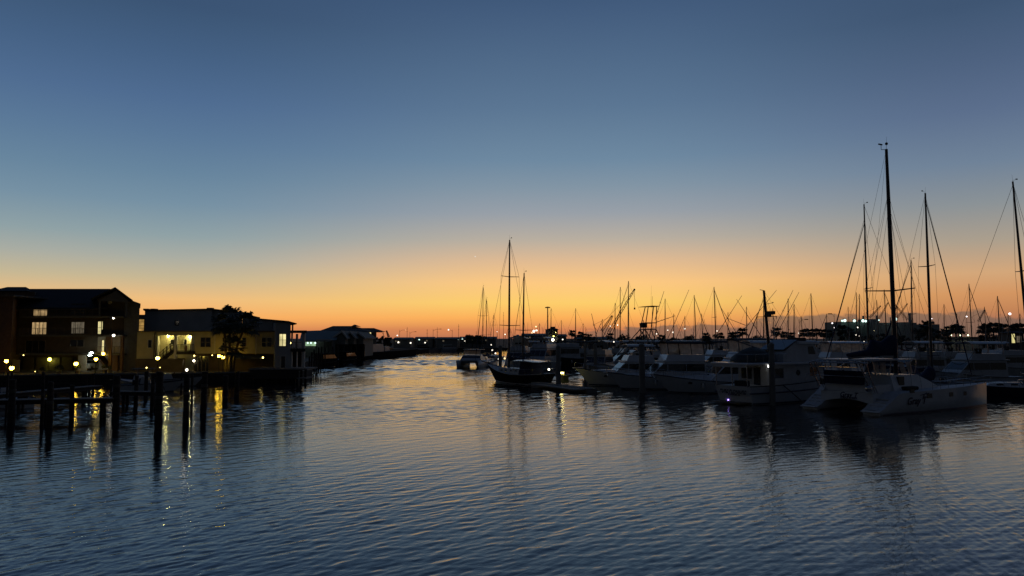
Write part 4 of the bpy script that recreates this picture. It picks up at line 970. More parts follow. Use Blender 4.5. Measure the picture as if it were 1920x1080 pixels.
# ---- the trawler yacht with its name across the transom
def trawler():
    Lh, B = 16., 5.1
    c = on(1373, 757, 0); a = R(30)
    r = thing('trawler_yacht', 'white trawler yacht with black name lettering across its rounded transom and a deck light', 'motor boat', (c.x, c.y, 0), a)
    hb, sz = hull(r, Lh, B, 1.65, 2.7, gel, tw=.84, rake=1.6, flare=.34, full=2.4, srake=.55, dip=.0, band=stripe)
    q = MB()
    for s_ in (1, -1):
        q.path([(t * Lh, s_ * (hb(t) * (1 - .1 * t) - .02), sz(t) * .62) for t in [k / 14 for k in range(15)]], .06, 5)
    q.build('rubbing_strake', stripe, r)
    zd = 1.6; zr = 3.55; w = B * .80
    q = MB(); q.prof([(2.7, zd), (10.8, zd), (10.4, zr), (2.7, zr)], w * .86, w * .84); q.build('saloon', gel2, r, bevel=.05)
    for u0, u1, z0, z1 in ((3.4, 4.9, 2.3, 3.2), (8.6, 9.6, 2.4, 3.2)):
        swin(r, [(u0, z0), (u1, z0), (u1, z1), (u0, z1)], w * .86, w * .84, zd, zr)
    for s_ in (1, -1): MB().tube((6.9, s_ * (w * .425), 2.75), (6.9, s_ * (w * .43 + .03), 2.75), .26, n=14).build('porthole', glass, r)
    q = MB(); q.box(2.66, -.95, zd, 2.69, -.2, 3.3); q.build('saloon_door', glass, r)
    q = MB(); q.box(2.64, .1, 2.2, 2.69, 1.3, 3.2); q.build('aft_window', glass, r)
    q = MB(); q.box(-.35, -w * .56, zr + .003, 11., w * .56, zr + .2); q.build('boat_deck', gel, r, bevel=.05)
    q = MB(); q.box(-.35, -w * .5, zr - .2, -.28, w * .5, zr); q.build('roof_valance', gel2, r)
    for y in (-B * .37, -B * .02, B * .37): MB().tube((.0, y, 1.6), (-.1, y, zr), .045, n=6).build('roof_post', steel, r)
    q = MB(); q.box(.1, -1.3, 1.55, .9, -.2, 2.15); q.build('cockpit_seat', canvask, r)
    z1 = zr + .2
    q = MB(); q.prof([(5.2, z1 + .003), (10.4, z1 + .003), (9.8, z1 + 1.65), (7.2, z1 + 1.95), (5.5, z1 + 1.0), (5.2, z1 + .9)], w * .74, w * .66); q.build('pilothouse', gel2, r, bevel=.05)
    swin(r, [(8.8, z1 + .72), (9.85, z1 + .7), (9.6, z1 + 1.45), (8.8, z1 + 1.45)], w * .74, w * .66, z1, z1 + 1.95)
    q = MB(); q.prof([(5.4, z1 + 1.1), (7.25, z1 + 2.02), (7.25, z1 + 2.1), (5.3, z1 + 1.18)], w * .7); q.build('flybridge_coaming', navy, r)
    q = MB(); q.prof([(7.3, z1 + 1.7), (10.6, z1 + 1.68), (10.7, z1 + 1.76), (7.3, z1 + 2.0)], w * .78); q.build('pilothouse_roof', gel, r, bevel=.03)
    q = MB(); q.box(8.4, -.7, z1 + 1.96, 9.5, .7, z1 + 2.3); q.build('liferaft', canvask, r, bevel=.06)
    # covered dinghy on the boat deck
    q = MB(); rings = []
    for k in range(9):
        t = k / 8; h = [.25, .8, 1.15, 1.3, 1.4, 1.45, 1.35, 1.2, .95][k]; hw = [.6, 1.0, 1.2, 1.25, 1.25, 1.2, 1.15, 1.1, .95][k]
        rings.append([(.3 + 4.4 * t, -hw, z1 + .05), (.3 + 4.4 * t, -hw * .8, z1 + h * .62), (.3 + 4.4 * t, 0, z1 + h), (.3 + 4.4 * t, hw * .8, z1 + h * .62), (.3 + 4.4 * t, hw, z1 + .05)])
    q.loft(rings); q.build('dinghy_cover', canvasg, r)
    q = MB(); q.tube((.4, -1.5, z1), (.4, -1.5, z1 + .85), .02, n=4); q.path([(-.2, -w * .52, z1 + .8), (5, -w * .53, z1 + .8)], .02, 4); q.path([(-.2, w * .52, z1 + .8), (5, w * .53, z1 + .8)], .02, 4); q.path([(-.2, -w * .52, z1 + .8), (-.2, w * .52, z1 + .8)], .02, 4)
    for k in range(6):
        for y in (-w * .525, w * .525): q.tube((k - .2, y, z1), (k - .2, y, z1 + .8), .016, n=4)
    q.build('deck_rail', steel, r)
    zt = at(1437, 545, 71.5).z
    q = MB(); q.tube((5.12, 0, z1), (4.49, 0, zt), .17, .11, 8); m_ = q.build('mast', alud, r)
    zy = zt - (590 - 545) / F * 71.5
    q = MB(); q.box(4.6, -.95, zy, 4.9, .0, zy + .32); q.box(4.6, -.5, zy - .25, 4.9, .12, zy); q.build('radar', blackh, m_)
    q = MB(); q.tube((4.75, -1.25, zy - .2), (4.75, 1.25, zy - .2), .03, n=5); q.tube((4.75, -1.2, zy - .2), (4.75, -1.2, zy - .42), .03, n=5); q.tube((4.75, 0, zy + 1.), (4.75, -.8, zy + 1.1), .02, n=4); q.ball((4.75, -.82, zy + 1.12), .06); q.tube((4.49, 0, zt), (4.45, .45, zt + .1), .03, n=4); q.build('crosstree', alud, m_)
    q = MB()
    for y in (-1.9, 1.9): q.tube((3.8, y, z1), (4.55, 0, zt - .3), .014, n=4); q.tube((6.2, y * .8, z1), (4.55, 0, zt - .3), .014, n=4)
    q.tube((9.2, 0, z1 + 1.7), (4.55, 0, zt - .1), .012, n=4); q.build('rigging', wire, r)
    q = MB(); q.tube((5.0, 0, z1 + .9), (.3, 0, z1 + 2.1), .06, .045, 7); q.build('boom', alud, r)
    pulpit(r, hb, sz, Lh, .45, .75, 8)
    tz = lambda z: .55 * (1 - z / 1.65) - .012
    tx = mat('black lettering', (.004, .004, .012), .5, var=.1)
    sl = atan2(.55, 1.65)
    text_obj('name_lettering', '"PURE PLEASURE"', .86, tx, r, (tz(1.2) - .03, 0, 1.2), (pi / 2 - sl, 0, -pi / 2), ext=.008, sx=.53, off=.016)
    text_obj('port_lettering', 'ROCKPORT, TX', .2, tx, r, (tz(.82) - .03, 0, .82), (pi / 2 - sl, 0, -pi / 2), ext=.008)
    q = MB(); q.tube((tz(.28) - .08, B * .17, .28), (tz(.28) - .01, B * .17, .28), .06, n=8); q.build('underwater_light', gviolet, r)
    q = MB(); q.box(2.15, -w * .56 - .12, zr - .2, 2.4, -w * .56 - .02, zr - .02); q.build('deck_light', glow('deck flood glass', (1., .97, .92), 4), r)
    q = MB(); q.box(-.95, -B * .36, .12, .5, B * .36, .2); q.build('swim_platform', teak, r)
    q = MB(); q.tube((3.8, -B * .5, 1.75), (5.4, -B * .66, .2), .05, .04, 6); q.build('boarding_pole', blackh, r)
    return r
trawler()

# ---- the big sailing catamaran
def sail_cat():
    A = on(1634, 778, 0); Z = on(1850, 759, 0); u = Z - A; Lh = u.length; a = atan2(u.y, u.x); B = 5.6
    r = thing('sailing_catamaran', 'big white sailing catamaran with navy sail covers, its two scooped sterns towards the camera', 'catamaran', (A.x, A.y, 0), a)
    for yc in (0, B):
        rings = []; tops = []; N = 24
        for k in range(N + 1):
            t = (k / N) ** 1.25; x = t * Lh
            w = .95 * (.84 + .16 * min(1, t / .25)) * (1 - .93 * max(0, (t - .5) / .5) ** 2.2)
            zs = .34 + min(1, max(0, t - .012) / .135) ** .9 * 1.28 + .38 * t ** 1.3
            dx = -.12 * t ** 6
            rings.append([(x, yc + w, zs), (x + dx * .5, yc + w * .97, zs * .5), (x + dx, yc + w * .88, .0), (x + dx, yc, -.5), (x + dx, yc - w * .88, .0), (x + dx * .5, yc - w * .97, zs * .5), (x, yc - w, zs)])
            tops.append([(x, yc + w, zs), (x, yc, zs + .05), (x, yc - w, zs)])
        q = MB(); q.loft(rings, closed=False, caps=False); q.add(rings[0], [tuple(range(7))]); q.add(rings[-1], [tuple(range(7))[::-1]]); h = q.build('hull', gel, r)
        q = MB(); q.loft(tops, closed=False, caps=False); q.build('deck', deckm, r)
        q = MB()
        for s_ in (1, -1):
            q.loft([[(rg[2 if s_ > 0 else 4][0], rg[2 if s_ > 0 else 4][1] + s_ * .014, z) for z in (.0, .12)] for rg in rings[1:]], closed=False, caps=False)
        q.build('boot_stripe', stripe, r)
        q = MB()
        for k in range(4): q.box(.25 + k * .36, yc - .55, .36 + .25 * k, .6 + k * .36, yc + .55, .45 + .25 * k)
        q.build('transom_step', deckm, r)
        MB().box(-.32, yc - .75, .18, .3, yc + .75, .3).build('swim_platform', gel, r, bevel=.05)
    for t, wd, hh_ in ((.355, .75, .36), (.55, .55, .34), (.69, .42, .32), (.22, .6, .28)):
        x = t * Lh; zc = 1.12 if t > .3 else 1.62
        w = .95 * (1 - .93 * max(0, (t - .5) / .5) ** 2.2) * .985
        MB().box(x, -w - .03, zc, x + wd, -w + .06, zc + hh_).build('porthole', glass, r)
    tx = mat('navy lettering', (.004, .008, .05), .5, var=.1)
    text_obj('name_lettering', 'Gray T', .8, tx, r, (Lh * .265, -.97, .95), (pi / 2, 0, 0), .012, shear=.35, sx=1.15)
    q = MB(); q.path([(Lh * .318, -.97, 1.05), (Lh * .33, -.97, 1.4), (Lh * .35, -.97, 1.55)], .03, 4); q.path([(Lh * .30, -.97, 1.4), (Lh * .37, -.97, 1.52)], .03, 4); q.build('name_flourish', tx, r)
    # bridge deck with an arched underside, seen from astern
    q = MB(); rows = []
    for x in (.9, Lh * .62):
        lo = [(x, y, .62 + .42 * (1 - ((y - B / 2) / (B / 2 - .4)) ** 2)) for y in [.45 + (B - .9) * k / 10 for k in range(11)]]
        rows.append(lo + [(x, B - .45, 1.62), (x, .45, 1.62)])
    q.loft(rows, smooth=False); q.build('bridge_deck', gel, r)
    text_obj('stern_lettering', 'Gray T', .55, tx, r, (.885, B * .46, 1.36), (pi / 2, 0, -pi / 2), .008, shear=.3)
    text_obj('stern_port_lettering', 'CORPUS CHRISTI', .2, tx, r, (.885, B * .46, 1.12), (pi / 2, 0, -pi / 2), .008)
    q = MB(); q.box(Lh * .62, B * .12, 1.45, Lh * .66, B * .88, 1.62); q.build('crossbeam', alu, r)
    q = MB(); q.tube((Lh * .93, .3, 1.9), (Lh * .93, B - .3, 1.9), .11, n=8); q.build('forward_beam', alu, r)
    q = MB(); q.add([(Lh * .66, .5, 1.6), (Lh * .93, .5, 1.82), (Lh * .93, B - .5, 1.82), (Lh * .66, B - .5, 1.6)], [(0, 1, 2, 3)]); q.build('trampoline', canvask, r)
    # cabin: raised saloon with stepped louvred windscreen, white cockpit sides, hard bimini
    w = B * .96; yc = B / 2
    q = MB(); q.loft([[(x, yc + s_ * (w / 2 - .28 * (z - 1.6)), z) for x, z in ((Lh * .20, 1.6), (Lh * .60, 1.66), (Lh * .50, 2.45), (Lh * .42, 2.95), (Lh * .20, 3.0))] for s_ in (-1, 1)], smooth=False); q.build('cabin', gel, r, bevel=.08)
    q = MB(); q.box(Lh * .245, yc - w / 2 + .15, 1.75, Lh * .292, yc - w / 2 + .35, 2.85); q.build('companionway', glass, r)
    for k in range(3):
        x = Lh * (.50 + .024 * k); z = 2.42 - .24 * k
        q = MB(); q.prof([(x - .1, z), (x + .62, z - .1), (x + .66, z - .04), (x - .06, z + .08)], w * .8); 
        o = q.build('window_louvre', gel, r); o.location = (0, yc, 0)
        q = MB(); q.box(x + .12, yc - w * .39, z - .2, x + .52, yc + w * .39, z - .06); q.build('window', glass, r)
    swin_pts = ((Lh * .33, Lh * .37), (Lh * .38, Lh * .42))
    zb2 = 4.15
    q = MB(); q.prof([(Lh * .05, zb2), (Lh * .42, zb2 + .02), (Lh * .44, zb2 + .1), (Lh * .05, zb2 + .12)], w * .86); o = q.build('hard_bimini', gel2, r, bevel=.05); o.location = (0, yc, 0)
    q = MB()
    for x, x2 in ((Lh * .07, Lh * .10), (Lh * .22, Lh * .20), (Lh * .38, Lh * .33), (Lh * .43, Lh * .36)):
        for y in (yc - w * .41, yc + w * .41): q.tube((x2 + .8 if x > Lh * .3 else x2, y, 2.95), (x, y, zb2), .04, n=5)
    q.build('bimini_post', steel, r)
    for s_ in (-1, 1):
        y = yc + s_ * w * .415
        for x0, x1, k in ((.07, .115, .01), (.125, .17, .01), (.27, .315, .03), (.33, .37, .03)):
            q = MB(); q.add([(Lh * (x0 + k), y, 3.05), (Lh * (x1 + k), y, 3.05), (Lh * x1, y, zb2 - .08), (Lh * x0, y, zb2 - .08)], [(0, 1, 2, 3)]); q.build('clear_panel', isin, r)
    q = MB(); rings = [[(x, yc + y, 3.0 + h * sqrt(max(0, 1 - (y / (w * .42)) ** 4))) for y in [w * .42 * (k / 6 - 1) for k in range(13)]] for x, h in ((Lh * .40, 1.0), (Lh * .46, .75))]
    q.loft(rings, closed=False, caps=False); q.build('dodger', canvas, r)
    q = MB(); q.prof([(.6, 1.6), (Lh * .2, 1.6), (Lh * .2, 2.25), (1.1, 2.2)], .5); o = q.build('cockpit_coaming', gel, r, bevel=.05); o.location = (0, yc - w * .4, 0)
    q = MB(); q.prof([(.6, 1.6), (Lh * .2, 1.6), (Lh * .2, 2.25), (1.1, 2.2)], .5); o = q.build('cockpit_coaming', gel, r, bevel=.05); o.location = (0, yc + w * .4, 0)
    q = MB(); q.box(.95, .8, 1.62, 1.35, B - .8, 2.25); q.build('aft_seat', gel, r, bevel=.06)
    q = MB(); q.box(.5, .9, 2.25, .7, B - 1.0, 3.35); q.build('dinghy_cover', canvas, r, bevel=.09)
    # davit arch with panel
    q = MB()
    for y in (.25, .75, B - .75, B - .25):
        q.path([(1.3, y, 1.6), (.35, y, 2.9), (-.25, y, 4.0)], .04, 6)
        q.tube((.9, y, 1.7), (-.05, y, 4.0), .025, n=5)
    for x, z in ((-.25, 4.0), (.35, 2.9), (0., 4.05)): q.tube((x, .2, z), (x, B - .2, z), .04, n=6)
    q.path([(-.25, .25, 4.0), (-.3, 1.2, 4.2), (-.3, B - 1.2, 4.2), (-.25, B - .25, 4.0)], .045, 6)
    q.build('davit_arch', steel, r)
    q = MB(); q.box(-.6, 1.3, 3.62, .5, B / 2 - .1, 3.66); q.box(-.6, B / 2 + .1, 3.62, .5, B - 1.3, 3.66); q.build('solar_panel', glass, r)
    MB().ball((.5, .5, 2.0), .28, 10, 8).build('barbecue', steel, r)
    q = MB(); q.tube((1.2, B - .6, 1.6), (1.2, B - .6, 2.1), .03); q.box(1.0, B - .9, 2.1, 1.4, B - .3, 2.6); q.build('outboard_motor', blackh, r)
    q = MB(); q.box(Lh * .26, -.3, 1.75, Lh * .36, .35, 2.05); q.build('kayak', canvask, r, bevel=.12)
    # mast, boom with deep navy cover
    mp = on(1690, 705, 2.9)
    d = (Z.y + A.y) / 2 + 1.
    M = Matrix.Rotation(-a, 3, 'Z') @ (at(1690, 634, d + .6) - A); mx = M.x
    mh = at(1669, 278, d + .6).z
    q = MB()
    base = Vector((mx, yc, 2.9)); top = base + Matrix.Rotation(-a, 3, 'Z') @ (at(1669.5, 278, d + .6) - at(1690, 634, d + .6)); top = Vector((top.x, yc, mh))
    q.tube(base, base.lerp(top, .6), .19, .18, 10); q.tube(base.lerp(top, .6), top, .18, .12, 10); mo = q.build('mast', alud, r)
    q = MB()
    for f, hw in ((.365, 2.3),):
        c = base.lerp(top, f)
        for s_ in (1, -1): q.tube(c, c + Vector((-.5, s_ * hw, .1)), .07, .05, 6)
    q.build('spreader', alud, mo)
    q = MB(); fs_ = base.lerp(top, .74)
    for s_ in (1, -1):
        ch = Vector((mx - .8, yc + s_ * (B / 2 - .1), 1.8)); sp_ = base.lerp(top, .365) + Vector((-.5, s_ * 2.3, .1))
        q.tube(ch, fs_, .014, n=4); q.tube(base.lerp(top, .05), sp_, .012, n=4); q.tube(sp_, base.lerp(top, .80), .012, n=4); q.tube(Vector((mx - 2.2, yc + s_ * (B / 2 - .1), 1.8)), base.lerp(top, .8), .014, n=4)
    q.tube(Vector((Lh * .93, yc, 1.9)), fs_, .014, n=4); q.tube(Vector((.4, yc, 4.2)), top, .012, n=4); q.tube(Vector((mx - 4, yc, 5.2)), top, .010, n=4)
    q.build('rigging', wire, r)
    q = MB(); q.tube((top.x, yc, mh), (top.x + .1, yc, mh + 1.15), .018, .008, 4); q.path([(top.x, yc, mh - .05), (top.x - .45, yc + .2, mh - .05), (top.x - .45, yc + .2, mh + .35)], .025, 4); q.box(top.x - .8, yc + .15, mh + .35, top.x - .3, yc + .25, mh + .45); q.ball((top.x + .05, yc, mh + .5), .13); q.build('wind_instruments', alud, mo)
    zb3 = at(1650, 662, d).z
    e = Vector((mx - 6.6, yc, zb3 - .25)); s0 = Vector((mx - .25, yc, zb3))
    MB().tube(s0 - Vector((0, 0, .1)), e - Vector((0, 0, .1)), .13, .11, 8).build('boom', alu, r)
    q = MB(); rings = []
    for k in range(13):
        f = k / 12; c = s0.lerp(e, f)
        h = [1.6, 1.6, 1.35, 1.12, 1.1, 1.25, 1.3, .5, .45, .42, .38, .34, .28][k]; hw = .42 - .16 * f
        rings.append([(c.x, yc + hw * cos(i * pi / 5) * (.9 + .12 * sin(i * 2.1 + k)), c.z + h * .42 + h * .58 * sin(i * pi / 5)) for i in range(10)])
    q.loft(rings); q.build('sail_cover', canvas, r)
    q = MB(); rings = []
    for k in range(7):
        f = k / 6; x = Lh * (.53 + .13 * f); h = [.5, .55, .62, .78, 1.0, 1.3, 1.25][k]
        rings.append([(x, yc - 1.2 + .4 * cos(i * pi / 4), 2.25 + h * .5 + h * .5 * sin(i * pi / 4)) for i in range(8)])
    q.loft(rings); q.build('folded_sail', canvas, r)
    q = MB()
    for yy in (-.8, B + .8):
        pts = []
        for k in range(9):
            x = Lh * (.42 + .55 * k / 8); z = 1.75 + .3 * k / 8; y_ = yy * (1 - .12 * max(0, (k - 4) / 4)) if yy < 0 else B + .8 * (1 - .3 * max(0, (k - 4) / 4)); q.tube((x, y_, z), (x, y_, z + .62), .016, n=4); pts.append((x, y_, z + .62))
        q.path(pts, .014, 4); q.path([(x, y, z - .3) for x, y, z in pts], .012, 4)
        q.build('lifelines', steel, r); q = MB()
    MB().ball((Lh * .83, B * .3, 2.1), .16).build('fender', gel2, r)
    return r
sail_cat()

# ---- sailing boats: the mast stands where the photo shows it
for lab, px, top, d, hdg, kw in (
    ('sailing boat with a tall upright mast and a jib furled down to the left', 1628, 383, 96, 176, dict(Lh=13., B=3.9, spr=(.12, .50), mt=.55, rake=0.0, mr=.13, wr=.018, fx_=.93)),
    ('sailing boat with a raked tall mast and a jib furled down to the right', 1745, 362, 88, 12, dict(Lh=12.5, B=3.8, spr=(.12, .60), rake=-.0, mr=.15, wr=.018)),
    ('dark sailing boat right of the catamaran bows, its tall mast cut by the right edge', 1931, 340, 78, 176, dict(rake=-1.0, Lh=13., B=3.8, m=navy, mt=.30, spr=(.2, .55), mr=.14, wr=.018, bim=True, dodger=True, furl=False)),
    ('sailing boat with a medium mast just right of the tallest mast', 1710, 487, 112, 170, dict(spr=(.5,), mt=.5)),
    ('sailing boat with a thin mast just left of the tallest mast', 1663, 543, 150, 10, dict(spr=(.5,), mt=.5)),
    ('sailing boat with the left one of two close thin masts beside the factory', 1606, 548, 172, 175, dict(spr=(.5,), furl=False)),
    ('sailing boat with the right one of two close thin masts beside the factory', 1611.5, 551, 164, 175, dict(spr=(.5,), furl=False)),
    ('sailing boat with a mast before the palms at right, stay to the right', 1823, 532, 150, 8, dict(spr=(.5,), furl=True)),
    ('sailing boat with a mast before the rightmost palms', 1876, 555, 140, 6, dict(spr=(.4,), furl=True)),
    ('sailing boat with a lone mast before the row of palms', 1525, 550, 140, 8, dict(spr=(.35,), furl=False)),
    ('sailing boat with a short mast right of the outriggers', 1488, 570, 150, 175, dict(spr=(.4,), furl=False)),
    ('sailing boat with a thin mast right of the dark radar mast', 1477, 560, 152, 170, dict(spr=(.5,), furl=False)),
    ('sailing boat with the thin mast left of the dark radar mast', 1431, 557, 146, 175, dict(spr=(.4,), furl=True)),
    ('sailing boat with a mid height mast and a furled jib, among crossed outriggers', 1343, 538, 138, 6, dict(spr=(.22, .6), furl=True)),
    ('sailing boat with a slim mast and furled jib left of the crossed outriggers', 1305, 553, 165, 6, dict(spr=(.2,), furl=True)),
    ('sailing boat with a short mast between two crossed outriggers', 1399, 575, 190, 174, dict(spr=(.4,), furl=False)),
    ('sailing boat with the tallest mast left of the tuna tower', 1177, 527, 142, 172, dict(spr=(.4,), furl=True, wr=.014)),
    ('sailing boat with a slender mast left of the crane jib', 1162, 538, 178, 174, dict(spr=(.25,), furl=False)),
    ('sailing boat with the shorter mast left of the crane jib', 1152, 568, 172, 174, dict(spr=(.3,), furl=False)),
    ('sailing boat with a lone mast above the cabin cruisers, right of the harbour office', 1078, 578, 205, 172, dict(spr=(.5,), furl=False)),
    ('sailing boat with a thin mast right behind the harbour office', 1032, 578, 225, 172, dict(spr=(.4,), furl=False)),
    ('sailing boat with a tall mast right of the tuna tower, behind the outriggers', 1246, 560, 168, 172, dict(spr=(.4,), furl=False)),
    ('sailing boat with a short mast close to the far right palms', 1912, 588, 165, 172, dict(spr=(.4,), furl=False))):
    big = d < 100
    sailboat(lab, px, top, d, hdg, **dict(dict(det=big, wind=d < 130, mr=.11, m=gel if big else gel2, cover=canvas if hash(lab[:20]) % 1 == 0 and int(px) % 3 else canvasg), **kw))
for i, (px, top, d) in enumerate(((1010, 606, 225), (1054, 600, 230), (1092, 606, 215), (1128, 598, 200), (1205, 600, 190), (1262, 588, 185), (1283, 592, 195), (1318, 588, 180), (1364, 585, 188), (1418, 590, 185), (1452, 578, 180), (1505, 592, 190), (1549, 588, 185), (1590, 575, 190), (1648, 562, 160), (1682, 572, 170), (1770, 570, 160), (1793, 588, 150), (1850, 575, 175), (1890, 588, 170))):
    sailboat('small sailing boat in the hindmost row, its thin mast the %s from the left' % ORD[i], px, top, d, random.choice((8, 172, 176)), Lh=9., B=2.9, det=False, wind=False, mr=.09, spr=(.48,), furl=i % 3 == 0, cover=canvas if i % 2 else canvasg, m=gel2, dodger=i % 2 == 0, group='hindmost row of small sailing boats')
for i, (px, d, tp) in enumerate(((1000, 168, 'hard'), (1040, 160, None), (1092, 158, 'soft'), (1150, 156, 'hard'), (1240, 154, 'hard'), (1310, 150, 'soft'), (1378, 148, 'hard'), (1436, 146, None), (1530, 142, 'hard'), (1602, 128, 'hard'), (1655, 124, None), (1770, 118, 'soft'), (1850, 134, 'hard'))):
    motor_yacht('low motor boat in the hindmost row, the %s of them from the left' % ORD[i], px, d, random.choice((186, 8, 190)), random.uniform(9.5, 12), 3.8, 1.2, 1.9, m=gel2, tip=False, ch=1.8, enc=False, top=tp, detail=False, group='hindmost row of low motor boats')
motor_yacht('white hulled boat cut off by the right edge of the photo', 1912, 66.5, 190, 11., 3.9, 1.5, 2.3, tip=True, fly=False, x0=.3, x1=.55)

# ---- boats at the left quay
def console_boat(label, px, d, hdg, Lh=7.2, ttop=True, light=True):
    loc, a = place(px, d, hdg, .5, Lh)
    r = thing('console_boat', label, 'motor boat', loc, a, 'small boats at the left quay')
    hb, sz = hull(r, Lh, 2.5, .85, 1.3, gel2, tw=.9, rake=1.2, flare=.4, band=stripe)
    q = MB(); q.prof([(Lh * .36, .75), (Lh * .52, .8), (Lh * .48, 1.65), (Lh * .38, 1.7)], .9); q.build('console', gel2, r, bevel=.05)
    q = MB(); q.box(Lh * .26, -.45, .75, Lh * .34, .45, 1.35); q.build('helm_seat', canvask, r)
    if ttop:
        q = MB()
        for x in (Lh * .32, Lh * .5):
            for y in (-.6, .6): q.tube((x, y, .8), (x, y * .9, 2.55), .03, n=5)
        q.build('top_frame', steel, r)
        MB().box(Lh * .24, -.95, 2.553, Lh * .56, .95, 2.63).build('t_top', canvasg, r, bevel=.03)
    q = MB(); q.box(-.45, -.28, .5, .05, .28, 1.45); q.tube((-.25, 0, .6), (-.35, 0, -.5), .12); q.build('outboard_motor', blackh, r)
    if light: MB().ball((Lh * .45, -.4, 2.72), .07).build('top_light', gwd, r)
    return r
console_boat('small console boat with a canvas T top and a light, behind the short pier', 284, 84, 20)
console_boat('open skiff with its pale bow pointing right, below the entry of the townhouse', 325, 93, 24, 7.5, False, False)
console_boat('small pale skiff behind the slim piling left of the short pier', 258, 88, 160, 6., False, False)
console_boat('small boat at the far left edge behind the stout piling', 8, 66, 150, 6.5, False, False)

# ---- floating dock, concrete pilings and dock box on the right
fd = thing('floating_dock', 'low dark floating dock running from the ketch to the white sport fisherman', 'dock', on(1006, 722, 0), 0)
a, b_ = on(1005, 716, .45), on(1110, 728.5, .45); u = (b_ - a); fd.location = (a.x, a.y, 0); fd.rotation_euler.z = atan2(u.y, u.x)
q = MB(); n = int(u.length / .3)
for i in range(n): q.box(i * .3 + .01, -.75, .38, i * .3 + .29, .75, .45 + random.uniform(-.005, .005))
q.build('planking', woodg, fd)
MB().box(0, -.7, -.2, u.length, .7, .375).build('float', conc, fd)
q = MB(); q.box(2.2, -2.2, .3, u.length, -.78, .4); q.build('side_finger', woodg, fd)
db = thing('dock_pedestal', 'lit yellow dock pedestal standing on the floating dock', 'dock pedestal', at(1059, 716.5, 93.) * 1, fd.rotation_euler.z)
db.location.z = .45
MB().prof([(-.55, 0), (.4, 0), (.36, .9), (-.5, .9)], .7).build('box', mat('yellow locker', (.5, .42, .08), .5, var=.15), db, bevel=.04)
MB().prof([(-.6, .903), (.45, .903), (.4, 1.0), (-.55, 1.0)], .76).build('lid', MATS['yellow locker'], db)
q = MB(); q.box(-.85, -.12, 0, -.62, .12, 1.15); q.build('post', whitep, db)
q = MB(); q.box(-.88, -.16, 1.153, -.56, .16, 1.3); q.build('lamp', glow('pedestal lamp glass', (1., .85, .25), 14), db)
for a in ((1046.5, 651, 91, 9.5, 'tall concrete piling beside the yellow dock pedestal'), (1203.5, 648, 83, 11.5, 'thick concrete piling in front of the express yacht'),
          (1446, 647, 67.5, 11, 'thick concrete piling in front of the trawler'), (1097, 646, 104, 5, 'left slim concrete piling behind the bow of the sport fisherman'),
          (1117, 646.5, 103, 7, 'right slim concrete piling behind the bow of the sport fisherman'), (938, 650, 118, 7, 'concrete piling behind the ketch foremast'),
          (1740, 655, 92, 6.5, 'dark piling behind the catamaran cabin, under the lit wall')):
    piling(*a, m=conc, cap=True, group='concrete pilings in the marina')
mf = thing('marina_walkway', 'long low marina walkway behind the moored boats', 'dock', (8, 172, 0), R(-3))
MB().box(0, -1.2, .35, 110, 1.2, .5).build('planking', woodg, mf); MB().box(0.1, -1.1, -.3, 109.9, 1.1, .345).build('float', conc, mf)
mf = thing('marina_walkway', 'marina walkway behind the yachts and the big catamaran', 'dock', (28, 108, 0), R(-8))
MB().box(0, -1.0, .35, 52, 1.0, .5).build('planking', woodg, mf); MB().box(.1, -.9, -.3, 51.9, .9, .345).build('float', conc, mf)
sag('mooring_line', 'mooring rope sagging between the catamaran and the dark sailing boat', at(1775, 668, 80), at(1826, 660, 80), 1.1, .03)
sag('mooring_line', 'mooring rope from the ketch stern down to the floating dock', at(1017, 700, 94), at(1030, 714, 93), .1)

# ================================================================== far left shore
def solid(name, label, cat, group=None, px=0, d=0, z=G): return thing(name, label, cat, (fx(px, d), d, z), 0, group)
# green lit boat shed
SK = -.27
D = 180.
r = solid('boat_shed', 'low shed with a long pale sloping roof and a green lit open front', 'shed', px=570, d=D)
q = MB(); pbox(q, 566, 622, 640, 655, D + 6, 200, G); q.build('wall', gablem, r, True)
q = MB(); q.add([(fx(562, D), D, fz(638.5, D)), (fx(594, D), D, fz(638.5, D)), (fx(631, D), D, fz(637.5, D)), (fx(637, 192), 192, fz(621, 192)), (fx(598, 196), 196, fz(619.5, 196)), (fx(566, 196), 196, fz(620.5, 196)),
              (fx(562, D), D, fz(639.5, D)), (fx(594, D), D, fz(639.5, D)), (fx(631, D), D, fz(638.5, D))], [(0, 1, 4, 5), (1, 2, 3, 4), (0, 6, 7, 1), (1, 7, 8, 2)]); q.build('roof', metalroof, r, True)
q = MB(); pbox(q, 570, 592.5, 641.5, 648.5, D + 5.9, D + 5.98); q.build('lit_front', litg, r, True)
q = MB(); pbox(q, 593, 622, 636.2, 638.3, D - .3, D - .1); q.build('fascia', whitep, r, True)
for p in (569, 593, 608, 622):
    q = MB(); q.box(fx(p, D), D, G, fx(p, D) + .2, D + .2, fz(638.4, D)); q.build('post', trimd, r, True)
for p in (577, 583, 591): fixture(r, p, 643, D + 4.5, gfarc, .22, 'ceiling_lamp', False)
